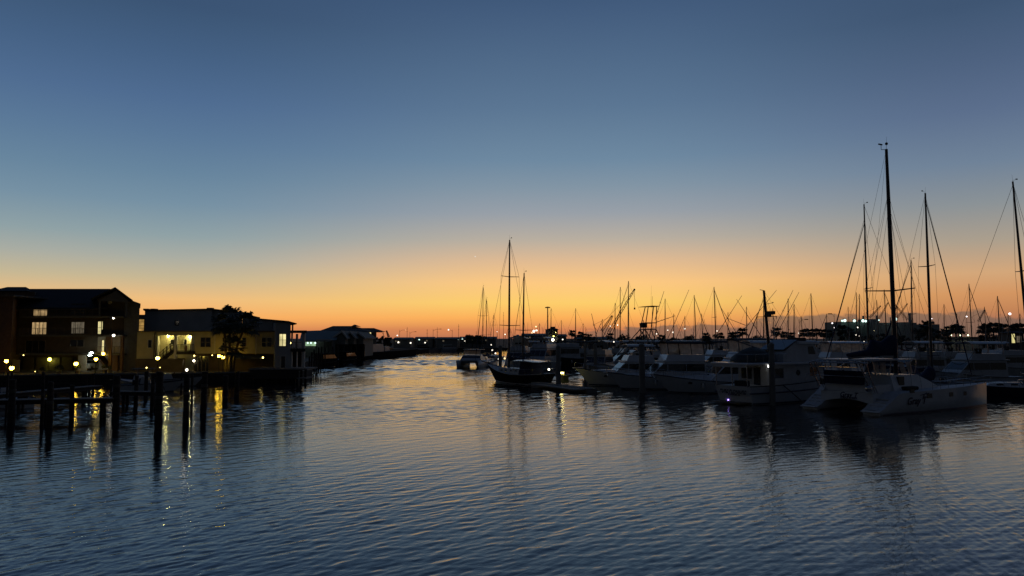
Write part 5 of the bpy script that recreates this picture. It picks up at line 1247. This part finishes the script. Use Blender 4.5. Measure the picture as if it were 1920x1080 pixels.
# three gabled boathouses
for i, (a, b_, pk) in enumerate(((622, 652, 641), (645, 668, 656.5), (660, 686, 672))):
    D = 184. + 4 * i; top = (622.5, 623.5, 625)[i]
    r = solid('gabled_boathouse', ('left', 'middle', 'right')[i] + ' one of the three pointed gables in a row beside the green lit shed', 'boathouse', 'gabled boathouses in a row', a, D)
    ev = 635.5; A, B_, C_ = [(fx(p, D), fz(z, D)) for p, z in ((a, ev), (pk, top), (b_, ev))]
    q = MB(); q.loft([[(A[0] + .7, y, G), (C_[0] - .7, y, G), (C_[0] - .7, y, C_[1]), (B_[0], y, B_[1] - .2), (A[0] + .7, y, A[1])] for y in (D + .5, D + 14)], smooth=False); q.build('wall', gablem, r, True)
    q = MB(); q.loft([[(A[0], y, A[1]), (B_[0], y, B_[1]), (C_[0], y, C_[1]), (C_[0], y, C_[1] + .3), (B_[0], y, B_[1] + .35), (A[0], y, A[1] + .3)] for y in (D, D + 14.3)], smooth=False); q.build('roof', metalroof, r, True)
    q = MB(); q.box(B_[0] - 1.6, D + .42, G, B_[0] + 1.6, D + .495, G + 3.2); q.build('door', paneoff, r, True)
    q = MB(); q.loft([[(A[0], y, A[1] - .15), (B_[0], y, B_[1] - .1), (C_[0], y, C_[1] - .15), (C_[0], y, C_[1] + .32), (B_[0], y, B_[1] + .42), (A[0], y, A[1] + .32)] for y in (D - .2, D - .02)], smooth=False); q.build('bargeboard', whitep, r, True)
# big hip roofed building and the house with three lit windows
D = 215.
r = solid('pavilion', 'large dark hip roofed building with a small roof turret behind the gables', 'building', px=600, d=D)
q = MB(); pbox(q, 600, 690, 622, 650, D, 240, G); q.build('wall', gablem, r, True)
z0, z1 = fz(622, D), fz(611, D + 10)
def hip(px0, px1, p0, p1, za, zb, d0, d1, dm):
    q = MB(); a, b_ = fx(px0, d0), fx(px1, d0)
    q.add([(a, d0, za), (b_, d0, za), (b_, d1, za), (a, d1, za), (fx(p0, dm), dm, zb), (fx(p1, dm), dm, zb)], [(0, 1, 5, 4), (1, 2, 5), (2, 3, 4, 5), (3, 0, 4), (3, 2, 1, 0)]); return q
hip(594, 690, 624, 660, z0, z1, D - 1, 241, 227).build('roof', shingle, r, True)
q = MB(); pbox(q, 659, 668, 612, 620, 222, 226); q.build('turret', gablem, r, True)
hip(657, 671, 664, 665.5, fz(612.2, 222), fz(608.5, 224), 221.5, 226.5, 224).build('turret_roof', shingle, r, True)
D = 228.
r = solid('waterfront_house', 'pale house with three bright windows in a row under a dark roof', 'house', px=668, d=D)
q = MB(); pbox(q, 672, 706, 621, 652, D, 240, G); q.build('wall', palesid, r, True)
hip(668, 709, 671, 701, fz(621.5, D - 1), fz(615, 233), D - 1, 241, 233).build('roof', shingle, r, True)
for a in (686.3, 689.8, 693.3): window(r, a, a + 2.5, 623.3, 627, D, litw2, trimd, 0)
q = MB(); pbox(q, 689, 706, 632, 633.5, D - 2, D - .01); q.build('balcony', whitep, r, True)
# far low sheds along the channel end
for a, b_, t_, d, lab in ((738, 770, 634, 372, 'long low shed at the far end of the channel, left half'), (778, 812, 633, 380, 'long low shed at the far end of the channel, middle'), (818, 858, 633.5, 376, 'long low shed at the far end of the channel, right half'),
                          (980, 1026, 627, 300, 'long dark warehouse behind the masts left of the harbour office'), (1046, 1062, 628, 310, 'small warehouse right of the harbour office'), (1082, 1140, 633, 320, 'long low building behind the cabin cruisers'), (862, 930, 632.5, 390, 'low dark shed behind the leftmost masts')):
    r = solid('warehouse', lab, 'warehouse', 'low warehouses at the far shore', a, d)
    q = MB(); pbox(q, a, b_, t_ + 2, 650, d, d + 14, 1.2); q.build('wall', gablem, r, True)
    q = MB(); xa, xb = fx(a, d) - .4, fx(b_, d) + .4; za, zb = fz(t_ + 2, d), fz(t_, d)
    q.loft([[(x, d - .5, za), (x, d + 7, zb + .4), (x, d + 14.5, za), (x, d + 14.5, za - .25), (x, d - .5, za - .25)] for x in (xa, xb)], smooth=False); q.build('roof', metalroof, r, True)
    for k in range(int((b_ - a) / 9)):
        if (k + int(a)) % 3 == 0:
            window(r, a + 3 + k * 9, a + 6 + k * 9, t_ + 4.5, t_ + 7, d, litd, trimd, 0)
# harbour office tower
D = 240.
r = solid('harbour_office', 'dark squat tower with a flared roof and a bright light on its front', 'building', px=1028, d=D)
q = MB(); pbox(q, 1028.5, 1046, 618, 655, D, D + 3.2, 1.2); q.build('wall', greysid, r, True)
hip(1025, 1049, 1031, 1042, fz(618.3, D), fz(615.5, D + 2), D - .6, D + 3.8, D + 1.6).build('roof', shingle, r, True)
q = MB(); pbox(q, 1032, 1041, 612.5, 617.5, D + 1, D + 2.4); q.build('roof_cabin', greysid, r, True)
fixture(r, 1036.5, 637.2, D - 1.0, gwh, .42, 'flood_lamp'); fixture(r, 1038, 630.5, D - .6, gy, .18); fixture(r, 1042, 623.5, D - .4, gwd, .12)
for a, b_ in ((1031, 1034), (1039, 1043)): window(r, a, b_, 624, 628, D, paneoff, trimd, 0)
r = solid('light_mast', 'slim tall mast with a ring of lamps on top, unlit, left of the harbour office', 'light mast', px=1027, d=280, z=1.2)
zt = at(1027, 576, 280).z
MB().tube((0, 0, 0), (0, 0, zt - 1.2), .32, .18, 8).build('pole', blackh, r)
q = MB(); 
for k in range(10): a = k * pi / 5; q.tube((0, 0, zt - 1.0), (.8 * cos(a), .8 * sin(a), zt - 1.2), .05, n=4); q.box(.8 * cos(a) - .16, .8 * sin(a) - .16, zt - 1.5, .8 * cos(a) + .16, .8 * sin(a) + .16, zt - 1.15)
q.tube((-1.1, 0, zt - 9.5), (1.1, 0, zt - 9.5), .08, n=4); q.build('lamp_ring', blackh, r)
# rows of pilings and boats on the left bank
rnd = random.Random(5)
for i, (px, d, top) in enumerate(((581, 128, 668), (585, 123, 660), (590, 132, 655), (594, 127, 662), (598, 137, 651), (603, 143, 650), (610, 150, 652), (617, 156, 648), (625, 162, 650), (634, 168, 649), (645, 176, 648), (658, 186, 648), (672, 196, 647), (684, 206, 647), (698, 218, 646))):
    piling(px, top, d, 3.2 if i < 5 else 2.6, '%s timber piling from the left in the row receding past the townhouse' % ORD[i], group='pilings receding along the left bank')
wf = thing('boardwalk', 'long dark boardwalk on the left bank behind the receding pilings', 'boardwalk', (-39.2, 128, 0), 0)
q = MB()
for (x0, y0), (x1, y1) in zip([(0, 0), (-1.5, 24), (-5, 72), (-1, 152), (4, 218)], [(-1.5, 24), (-5, 72), (-1, 152), (4, 218)]):
    q.add([(x0, y0, -.6), (x0 + 1.6, y0, -.6), (x1 + 1.6, y1, -.6), (x1, y1, -.6), (x0, y0, 1.42), (x0 + 1.6, y0, 1.42), (x1 + 1.6, y1, 1.42), (x1, y1, 1.42)], [(0, 3, 2, 1), (4, 5, 6, 7), (0, 1, 5, 4), (1, 2, 6, 5), (3, 0, 4, 7)])
q.build('planking', tarh, wf)
r = thing('barge', 'long low dark barge lying against the left bank', 'barge', (fx(664, 214), 210, 0), R(80))
hull(r, 62, 8, 1.9, 2.4, tarh, deck=tarh, tw=.95, rake=2, flare=.1, full=6, wl=False)
MB().prof([(8, 1.9), (20, 1.95), (19.5, 4.2), (8.2, 4.2)], 5).build('deckhouse', gel2, r); MB().box(24, -1.5, 1.95, 28, 1.5, 3.4).build('winch_house', gel2, r)
for i, (px, d, hd, lab) in enumerate(((728, 262, 60, 'small pale cabin boat moored by the barge'), (652, 176, 75, 'low boat under the gabled boathouses'), (612, 156, 70, 'covered boat among the receding pilings'), (795, 345, 20, 'distant work boat with a short mast at the channel end'), (842, 352, 10, 'distant pale boat at the channel end, left of the facing catamaran'))):
    motor_yacht(lab, px, d, hd, 9.5, 3.2, 1.0, 1.6, m=gel2 if i in (0, 4) else tarh, tip=False, fly=False, ch=1.7, detail=False, name='cabin_boat', group='small boats on the far left bank')
# far derricks, lamp posts and lights
def crane(px0, py0, px1, py1, d, label, hook=0.):
    A, Z = at(px0, py0, d), at(px1, py1, d); r = thing('crane', label, 'crane', (A.x, d, 1.2), 0); b = Vector((A.x, d, 1.2)); A, Z = A - b, Z - b
    q = MB(); n_ = Vector((Z - A).cross(Vector((0, 1, 0)))).normalized() * .55; v = Vector((0, .55, 0)); K = 16
    for k in range(K):
        f, g = k / K, (k + 1) / K; s1, s2 = (1 - .5 * f), (1 - .5 * g); c0, c1_ = A.lerp(Z, f), A.lerp(Z, g)
        for a_, b2 in ((n_ + v, n_ + v), (n_ - v, n_ - v), (-n_ + v, -n_ + v), (-n_ - v, -n_ - v), (n_ + v, -n_ + v), (-n_ - v, n_ - v)): q.tube(c0 + a_ * s1, c1_ + b2 * s2, .07, n=4)
    q.build('boom', mat('crane paint', (.22, .10, .06), .6), r)
    q = MB(); q.box(A.x - 2.5, -1.8, 1.2, A.x + 2.5, 1.8, 3.6); q.box(A.x - 2.8, -2, 0, A.x + 2.8, 2, 1.0); q.build('cab', alud, r)
    q = MB(); q.tube(Z, A + Vector((-4, 0, 3)), .05, n=4); q.tube(A + Vector((-4, 0, 3)), A + Vector((-2, 0, 0)), .08, n=4); q.build('cable', wire, r)
    q = MB(); q.ball(Z, .45, 8, 6)
    if hook: q.tube(Z, Z - Vector((0, 0, hook)), .06, n=4); q.box(Z.x - .3, -.3, Z.z - hook - .8, Z.x + .3, .3, Z.z - hook)
    q.build('hook_block', alud, r)
crane(1141, 624, 1189.5, 543, 330, 'tall lattice crane leaning right behind the masts', 8.)
crane(729, 632, 725, 621, 390, 'small distant crane left at the channel end')
crane(1630, 596, 1651, 574, 520, 'short loading boom leaning right above the factory')
crane(1648, 598, 1665, 568, 520, 'double loading boom leaning right above the factory'); crane(1702, 600, 1676, 568, 520, 'loading boom leaning left above the factory, crossing the tallest mast'); crane(1682, 596, 1701, 570, 524, 'loading boom crossing behind the tallest mast')
crane(1834, 603, 1846, 582, 480, 'distant pale derrick left of the far right palms'); crane(1128, 621, 1147, 593, 360, 'low jib leaning right, left of the lattice crane')
def far_lamp(px, py, d, m, r_, label, arm=0., lit=True, h0=1.2, group='lamp posts on the far shores'):
    p = at(px, py, d); t = thing('street_lamp', label, 'lamp', (p.x - arm, d, h0), 0, group); h = p.z - h0
    w = d / 1400 * .38; r_ *= .66
    q = MB(); q.tube((0, 0, 0), (0, 0, h), w, w * .7, 6)
    if arm: q.path([(0, 0, h - .9), (arm * .4, 0, h - .15), (arm, 0, h)], w * .6, 4)
    q.build('post', blackh, t)
    if lit: MB().ball((arm, 0, h), r_, 8, 6).build('globe', m, t)
    else: MB().box(arm - .5, -.3, h - .1, arm + .5, .3, h + .15).build('head', blackh, t)
lw = ['white', 'warm', 'pale']
rows = [(745, 629, 390, gfar, .5, 'white lamp low over the channel end, furthest left', 0), (760, 618.5, 395, gfarw, .18, 'curved arm lamp over the channel end left of the thin tower', 3.), (841, 618.3, 400, gfar, .55, 'bright lamp at the channel end left of the leftmost masts', -2.),
        (779, 622, 400, gfarw, .1, 'unlit curved lamp post at the channel end', 3., False), (826, 617, 405, gfarw, .1, 'unlit curved lamp post beside the distant work boat', 4., False),
        (932, 622, 300, gfar, .22, 'small white lamp behind the sailing boats left of the ketch', 0), (947, 627, 260, gfar, .3, 'white lamp left of the ketch mast', 0), (1005, 612.5, 290, gfarw, .4, 'single warm lamp high left of the harbour office', 0), (1001, 621, 280, gfar, .75, 'brightest white lamp left of the harbour office', 0), (1006, 619.5, 284, gfar, .55, 'white lamp touching the brightest one', 0), (997.5, 624, 284, gfarw, .35, 'warm lamp just left of the brightest one', 0),
        (1144.5, 611.5, 330, gfar, .34, 'white lamp left of the lattice crane foot', 0), (1158, 609.5, 330, gfar, .36, 'white lamp right of the lattice crane foot', 0), (1215, 626.5, 300, gfar, .3, 'low lamp under the tuna tower, left', 0), (1231, 626, 300, gfar, .32, 'low lamp under the tuna tower, right', 0), (1252, 619, 320, gfar, .34, 'lamp right of the tuna tower, upper left of a trio', 0), (1262, 623, 310, gfar, .42, 'lamp right of the tuna tower, lowest of a trio', 0), (1284, 616.5, 330, gfar, .5, 'lamp right of the tuna tower, brightest of a trio', 0),
        (1344.5, 620.5, 300, gfar, .34, 'lamp beside the mid height mast with a furled jib', 0), (1497.5, 624.5, 260, gfar, .3, 'lamp under the lone street light with a curved arm', 0), (1512, 599, 230, gfarw, .1, 'unlit street light with an arm to the right, before the palms', 2.2, False),
        (1556, 588.5, 210, gfarw, .1, 'tall unlit street light with a dark head to the left', -1.2, False), (1560.5, 606, 300, gpink, .42, 'upper lamp left of the factory', 0), (1565, 614.5, 280, gpink, .42, 'lower lamp left of the factory', 0),
        (1605, 628, 250, gfar, .26, 'left of two small lamps low before the factory', 0), (1611.5, 630, 250, gfar, .24, 'right of two small lamps low before the factory', 0), (1608, 614, 300, gfar, .4, 'lamp pair before the green lit factory wall', 0),
        (1744, 597, 330, gpink, .38, 'left of the twin lamps over the dense trees', 0), (1747.5, 597.5, 330, gpink, .32, 'right of the twin lamps over the dense trees', 0), (1796.5, 610, 300, gpink, .36, 'left of the twin lamps over the palms behind the raked mast', 0), (1800, 610.5, 300, gpink, .25, 'right of the twin lamps over the palms behind the raked mast', 0),
        (1812.5, 593.5, 260, gpink, .36, 'lamp touching the furled jib at right', 0), (1893.5, 588.5, 250, gpink, .6, 'big bright lamp at the far right', 0), (1777, 616, 290, gfarw, .3, 'lit white lamp post left of the palms behind the raked mast', 0),
        (1639, 620, 260, gfarw, .16, 'faint lamp post before the factory, left', 0), (1724, 618, 260, gfarw, .16, 'faint lamp post before the factory, right', 0)]
for a in rows:
    lit = a[7] if len(a) > 7 else True
    far_lamp(*a[:7], lit)
# low lights of quays and boats
SK = 0.
for i, (px, py, d, m, s, lab) in enumerate(((747, 641.8, 372, gfar, .55, 'cluster light at the channel end, left'), (770, 643, 372, gfar, .5, 'cluster light at the channel end, middle'), (797, 642.5, 372, gfar, .42, 'cluster light at the channel end, right'), (723, 639.5, 365, gfar, .32, 'small light above the barge'), (711, 643.5, 330, gfar, .3, 'small light left of the barge cabin'), (786, 636.5, 380, gfarc, .5, 'cool light under the far shed roof'),
        (860, 635.5, 390, gfarc, .5, 'cool light at the far shed, left of the leftmost mast'), (867, 635.2, 390, gfarc, .5, 'cool light at the far shed, nearest the leftmost mast'), (872, 639.5, 380, gfar, .42, 'white light below the cool shed lights'), (921, 646.5, 210, gfar, .22, 'deck light above the ketch bow, uppermost'), (923, 656.5, 190, gfar, .24, 'deck light above the ketch bow, second down'), (929, 662.5, 180, gfar, .24, 'deck light above the ketch bow, third down'), (935, 673.5, 150, gfar, .2, 'deck light just over the ketch bow'), (946, 672, 125, gfarw, .2, 'yellow light on the ketch foredeck side'), (991, 657.5, 160, gfar, .2, 'white light right of the white trawler yacht'), (1072, 658, 150, gfarw, .14, 'light on the dark trawler rail'), (1055, 636.5, 220, gfar, .25, 'small light right of the harbour office'), (1151, 641, 125, gfar, .14, 'small light behind the sport fisherman flybridge'))):
    p = at(px, py, d); r = thing('dock_light', lab, 'lamp', (p.x, d, p.z), 0, 'small lights on quays and decks')
    s *= .75; MB().ball((0, 0, 0), s, 8, 6).build('globe', m, r); MB().box(-s * .5, -s * .5, -s * 2.2, s * .5, s * .5, -s * .9).build('base', trimd, r)
# thin towers of the channel end
for px, top, d, lab in ((763.5, 613.5, 400, 'thin lattice tower at the channel end'), (820, 614, 380, 'mast of the distant work boat'), (801, 617, 390, 'short thin tower at the channel end'), (860, 608, 330, 'thin dark pole left of the leftmost masts'), (719, 622, 300, 'short dark pole right of the waterfront house'), (893, 621, 250, 'thin pole just left of the leftmost mast'), (944, 585, 240, 'antenna pole left of the ketch mast'), (1098.5, 614, 210, 'thin pole behind the slim concrete pilings'), (1467, 611, 200, 'thin pole right of the dark radar mast'), (1834, 603, 220, 'thin pole before the palms at right')):
    p = at(px, top, d); r = thing('mast_pole', lab, 'pole', (p.x, d, 0), 0, 'thin poles on the far shores'); w = d / 1400 * .55
    MB().tube((0, 0, 0), (0, 0, p.z), w, w * .5, 6).build('pole', blackh, r)
    q = MB(); q.tube((-w * 3, 0, p.z * .8), (w * 3, 0, p.z * .8), w * .3, n=4); q.tube((-w * 2, 0, p.z * .92), (w * 2, 0, p.z * .92), w * .3, n=4); q.build('crossarm', blackh, r)

# ================================================================== right shore
lwq = thing('lit_quay_wall', 'pale low quay wall lit in yellow behind the catamaran cabin', 'quay wall', (fx(1690, 238), 238, 0))
q = MB(); q.box(fx(1685, 238), 238, -1, fx(1822, 238), 239.9, fz(658.6, 238)); q.build('wall', conc, lwq, True)
q = MB(); q.box(fx(1690, 238), 237.6, fz(661.4, 238), fx(1820, 238), 237.97, fz(659.2, 238)); q.build('lit_face_glow', glow('quay lit face glow', (1., .82, .38), .85), lwq, True)  # self-glowing strip stands in for yellow light falling on the quay face
for px in (1782, 1791.5, 1801):
    p = at(px, 650, 239.95); r = thing('bollard', 'pale post on the lit quay wall, %s of three' % {1782: 'left', 1791.5: 'middle', 1801: 'right'}[px], 'bollard', (p.x, 238.8, fz(658.6, 238)), 0, 'posts on the lit quay wall')
    MB().tube((0, 0, 0), (0, 0, 1.7), .16, .14, 8).build('post', palesid, r); MB().tube((0, 0, 1.703), (0, 0, 1.85), .2, .2, 8).build('cap', whitep, r)
# factory
D = 560.
r = solid('factory', 'wide dark factory block with chimneys on the skyline, its left wall floodlit green', 'factory', px=1580, d=D, z=1.2)
q = MB(); pbox(q, 1578, 1632, 603, 645, D, D + 30, 1.2); q.build('floodlit_wall', mat('green grey cladding', (.19, .24, .22), .8, var=.2, wave=('X', .4)), r, True)
for a, b_, t_ in ((1632.3, 1719, 605), (1634, 1649, 598), (1690, 1712, 604), (1719.3, 1762, 608)):
    q = MB(); pbox(q, a, b_, t_, 645, D + (2 if t_ > 604 else 8), D + 30, 1.2); q.build('wall', stuccog, r, True)
for a, b_, t_ in ((1617.5, 1621.5, 592), (1643, 1647, 591.5), (1674, 1679, 588), (1704, 1709, 587), (1669, 1671, 595), (1584, 1587, 598)):
    q = MB(); q.tube((fx((a + b_) / 2, D + 6), D + 6, 10), (fx((a + b_) / 2, D + 6), D + 6, fz(t_, D + 6)), (b_ - a) / 2 * D / F, n=12); q.build('chimney', stuccog, r, True)
for px, py, rr in ((1584, 601, 1.1), (1579, 601.5, .7), (1602, 601.5, 1.0), (1618, 601.5, 1.1), (1623, 602, .9), (1679, 598.5, 1.2), (1648, 600.3, .5)): fixture(r, px, py, D - 3, gfarc, rr, 'flood_lamp')
# hut with a lit doorway at the right
D = 205.
r = solid('dock_hut', 'small hut with a bright yellow doorway at the far right', 'hut', px=1895, d=D, z=1.2)
q = MB(); pbox(q, 1893, 1917, 624, 650, D, D + 5, .2); q.build('wall', greysid, r, True)
hip(1890, 1920, 1897, 1914, fz(624.2, D), fz(620, D + 2), D - .6, D + 5.6, D + 2.5).build('roof', shingle, r, True)
window(r, 1895.8, 1902, 626, 643, D, glow('lit doorway', (1., .88, .36), .7), whitep, 0, 'door')
window(r, 1905, 1914, 630, 642, D, litd, trimd, 1)
r = solid('bait_shop', 'low dark building with yellow lit windows right of the dark sailing boat', 'building', px=1880, d=120, z=.3)
q = MB(); pbox(q, 1868, 1935, 676, 712, 120, 126, .3); q.build('wall', brown, r, True)
q = MB(); pbox(q, 1866, 1937, 672, 676, 119.4, 126.4); q.build('roof', shingle, r, True)
gla = mat('yellow lit shop window', (.3, .28, .15), .5, emit=(.85, .78, .42), es=.28, wave=('X', .3), var=.4)
for a, b_, t_, bt in ((1890, 1910.5, 686.5, 692), (1914, 1930, 687, 692), (1892, 1897, 701, 706), (1898, 1911, 701, 704)): window(r, a, b_, t_, bt, 120, gla, trimd, 0)
r = solid('white_shed', 'long low white shed lit behind the palms at right', 'shed', px=1780, d=300, z=1.2)
q = MB(); pbox(q, 1776, 1868, 633.6, 650, 300, 310, 1.2); q.build('wall', whitep, r, True)
q = MB(); pbox(q, 1774, 1870, 631.5, 633.6, 299, 311); q.build('roof', metalroof, r, True)
for px in (1783, 1800, 1815): fixture(r, px, 628.5, 298, glow('shed lamp glass', (.9, 1., .6), 5), .3, 'roof_lamp')
# parked cars
paints = [(carw, 'white'), (card, 'grey'), (carr, 'red'), (carw, 'white'), (card, 'grey')]
proto = {}
spots = [(1446, 262), (1453, 264), (1461, 262), (1470, 266), (1478, 262), (1488, 264), (1497, 262), (1503, 266), (1509, 263), (1517, 265), (1524, 262), (1606, 262), (1613, 264), (1634, 262), (1642, 264), (1678, 262), (1686, 262), (1707, 264), (1716, 262), (1728, 264)]
for i, (px, d) in enumerate(spots):
    m, cn_ = paints[(i * 3 + i // 4) % 5]
    lab = '%s parked car, %s from the left in the far car park' % (cn_, ORD[i])
    p = at(px, 634, d)
    if cn_ not in proto: proto[cn_] = car(px, d, 1.2, R(random.choice((4, 176))), m, lab, 'cars in the far car park')
    else: copy_tree(proto[cn_], (p.x, d, 1.2), R(random.choice((3, 86, 177))), lab, 'cars in the far car park')
for i, px in enumerate((1470, 1508, 1620, 1700)):
    far_lamp(px, 640.5, 258, gfar, .26, '%s low lamp from the left among the far parked cars' % ORD[i], group='low lamps in the far car park')
# palms and trees
base = None
row = [(1072, 300, 621), (1087.5, 300, 624), (1094, 290, 627), (1104, 280, 628), (1143, 260, 626.5), (1392, 250, 618), (1455, 240, 617), (1372, 260, 625), (1378, 268, 624), (1324, 270, 626), (1352, 270, 626), (1470, 255, 624), (1483, 260, 625), (1508, 230, 620), (1518, 235, 619), (1531, 228, 619), (1544, 232, 619.5), (1556, 238, 620)]
row2 = [(1579, 240, 613), (1592, 245, 618), (1758, 240, 622), (1783, 255, 614), (1792, 250, 611), (1798, 258, 613), (1843, 255, 613), (1851, 250, 610), (1863, 256, 608.5), (1872, 250, 609), (1882, 255, 611), (1902, 240, 611), (1910, 246, 610), (1919, 238, 609), (1770, 245, 619), (1738, 236, 605)]
def far_palm(px, d, top, lab, first):
    p = at(px, 634, d); zt = at(px, top, d).z
    if first is None:
        t = palm(px, d, top + 4, .2, lab, 2.6, 1.2, True, 42, bw=.13, pet=(.15, .5), group='palms along the far right shore'); t['h'] = zt; return t
    c = copy_tree(first, (p.x, d, 1.2), random.uniform(0, 6.28), lab, 'palms along the far right shore', max(.5, (zt - 1.2) / (first['h'] - 1.2))); return c
fp = None
for i, (px, d, top) in enumerate(row):
    t = far_palm(px, d, top, '%s palm from the left on the far shore between the ketch and the factory' % ORD[i], fp); fp = fp or t
for i, (px, d, top) in enumerate(row2):
    far_palm(px, d, top, '%s palm from the left on the far shore before and right of the factory' % ORD[i], fp)
del fp['h']
for o in list(COL.objects):
    if 'h' in o.keys(): del o['h']
def tree(px, d, top, wpx, label, seed, proto=None, group='dense trees on the far shores'):
    p = at(px, 634, d); h = at(px, top, d).z - 1.2; w = wpx / F * d / 2; rn = random.Random(seed)
    t = thing('tree', label, 'tree', (p.x, d, 1.2), 0, group)
    q = MB(); q.tube((0, 0, 0), (.1, 0, h * .5), .3, .18, 7)
    for k in range(5): a = k * 1.3; q.tube((.1, 0, h * .35), (w * .5 * cos(a), w * .5 * sin(a), h * .7), .12, .04, 5)
    q.build('trunk', bark, t)
    q = MB(); cl = [(rn.uniform(-.75, .75) * w, rn.uniform(-.75, .75) * w, h * rn.uniform(.42, .86), rn.uniform(.25, .5) * w) for _ in range(11)]
    for cx, cy, cz_, cr in cl:
        for _ in range(90):
            v = Vector((rn.gauss(0, 1), rn.gauss(0, 1), rn.gauss(0, .8))).normalized() * cr * rn.uniform(.55, 1.05); c = Vector((cx, cy, min(h, cz_ + v.z * .75))) + Vector((v.x, v.y, 0))
            u = Vector((rn.uniform(-1, 1), rn.uniform(-1, 1), rn.uniform(-1, 1))).normalized(); s_ = rn.uniform(.16, .36) * (d / 250); vv = u.orthogonal().normalized()
            q.add([c - u * s_, c + vv * s_ * .6, c + u * s_, c - vv * s_ * .6], [(0, 1, 2, 3)])
    q.build('crown', leaf2, t); return t
for i, (px, d, top, w, lab) in enumerate(((1734, 250, 606, 30, 'broad dense tree left of the raked mast'), (1722, 255, 610, 22, 'dense tree beside the factory corner'), (1750, 248, 611, 24, 'dense tree right behind the raked mast foot'),
        (1606, 270, 618, 30, 'dense tree before the green lit factory wall'), (1632, 275, 622, 26, 'low dense tree before the factory, left of the tallest mast'), (1660, 268, 622, 26, 'low dense tree before the factory, close to the tallest mast'), (1690, 270, 621, 26, 'low dense tree right of the tallest mast'),
        (1578, 262, 622, 18, 'small dense tree left of the factory'), (1240, 280, 624, 16, 'round dense tree right of the tuna tower'), (1265, 290, 629, 30, 'low wide tree behind the flybridge boats, left'), (1292, 290, 627.5, 26, 'low wide tree behind the flybridge boats, middle'), (1330, 285, 626, 30, 'low wide tree behind the flybridge boats, right'),
        (1196, 300, 625, 30, 'low wide tree left of the tuna tower'), (1170, 300, 626, 26, 'low wide tree further left of the tuna tower'), (1860, 262, 622, 30, 'dense low tree under the palms at right'), (1845, 262, 624, 20, 'small low tree under the palms at right'), (1112, 300, 630, 20, 'low bushy tree behind the slim concrete pilings'), (886, 380, 627, 30, 'low far tree left of the leftmost masts'), (900, 360, 629, 26, 'low far tree behind the leftmost masts'), (726, 300, 631, 16, 'rounded far tree right of the waterfront house'), (712, 250, 625, 14, 'tree beside the waterfront house'), (1420, 270, 628, 30, 'low dark tree left of the dark radar mast'), (1775, 262, 627, 20, 'low tree left of the white shed'))):
    tree(px, d, top, w, lab, i + 3)
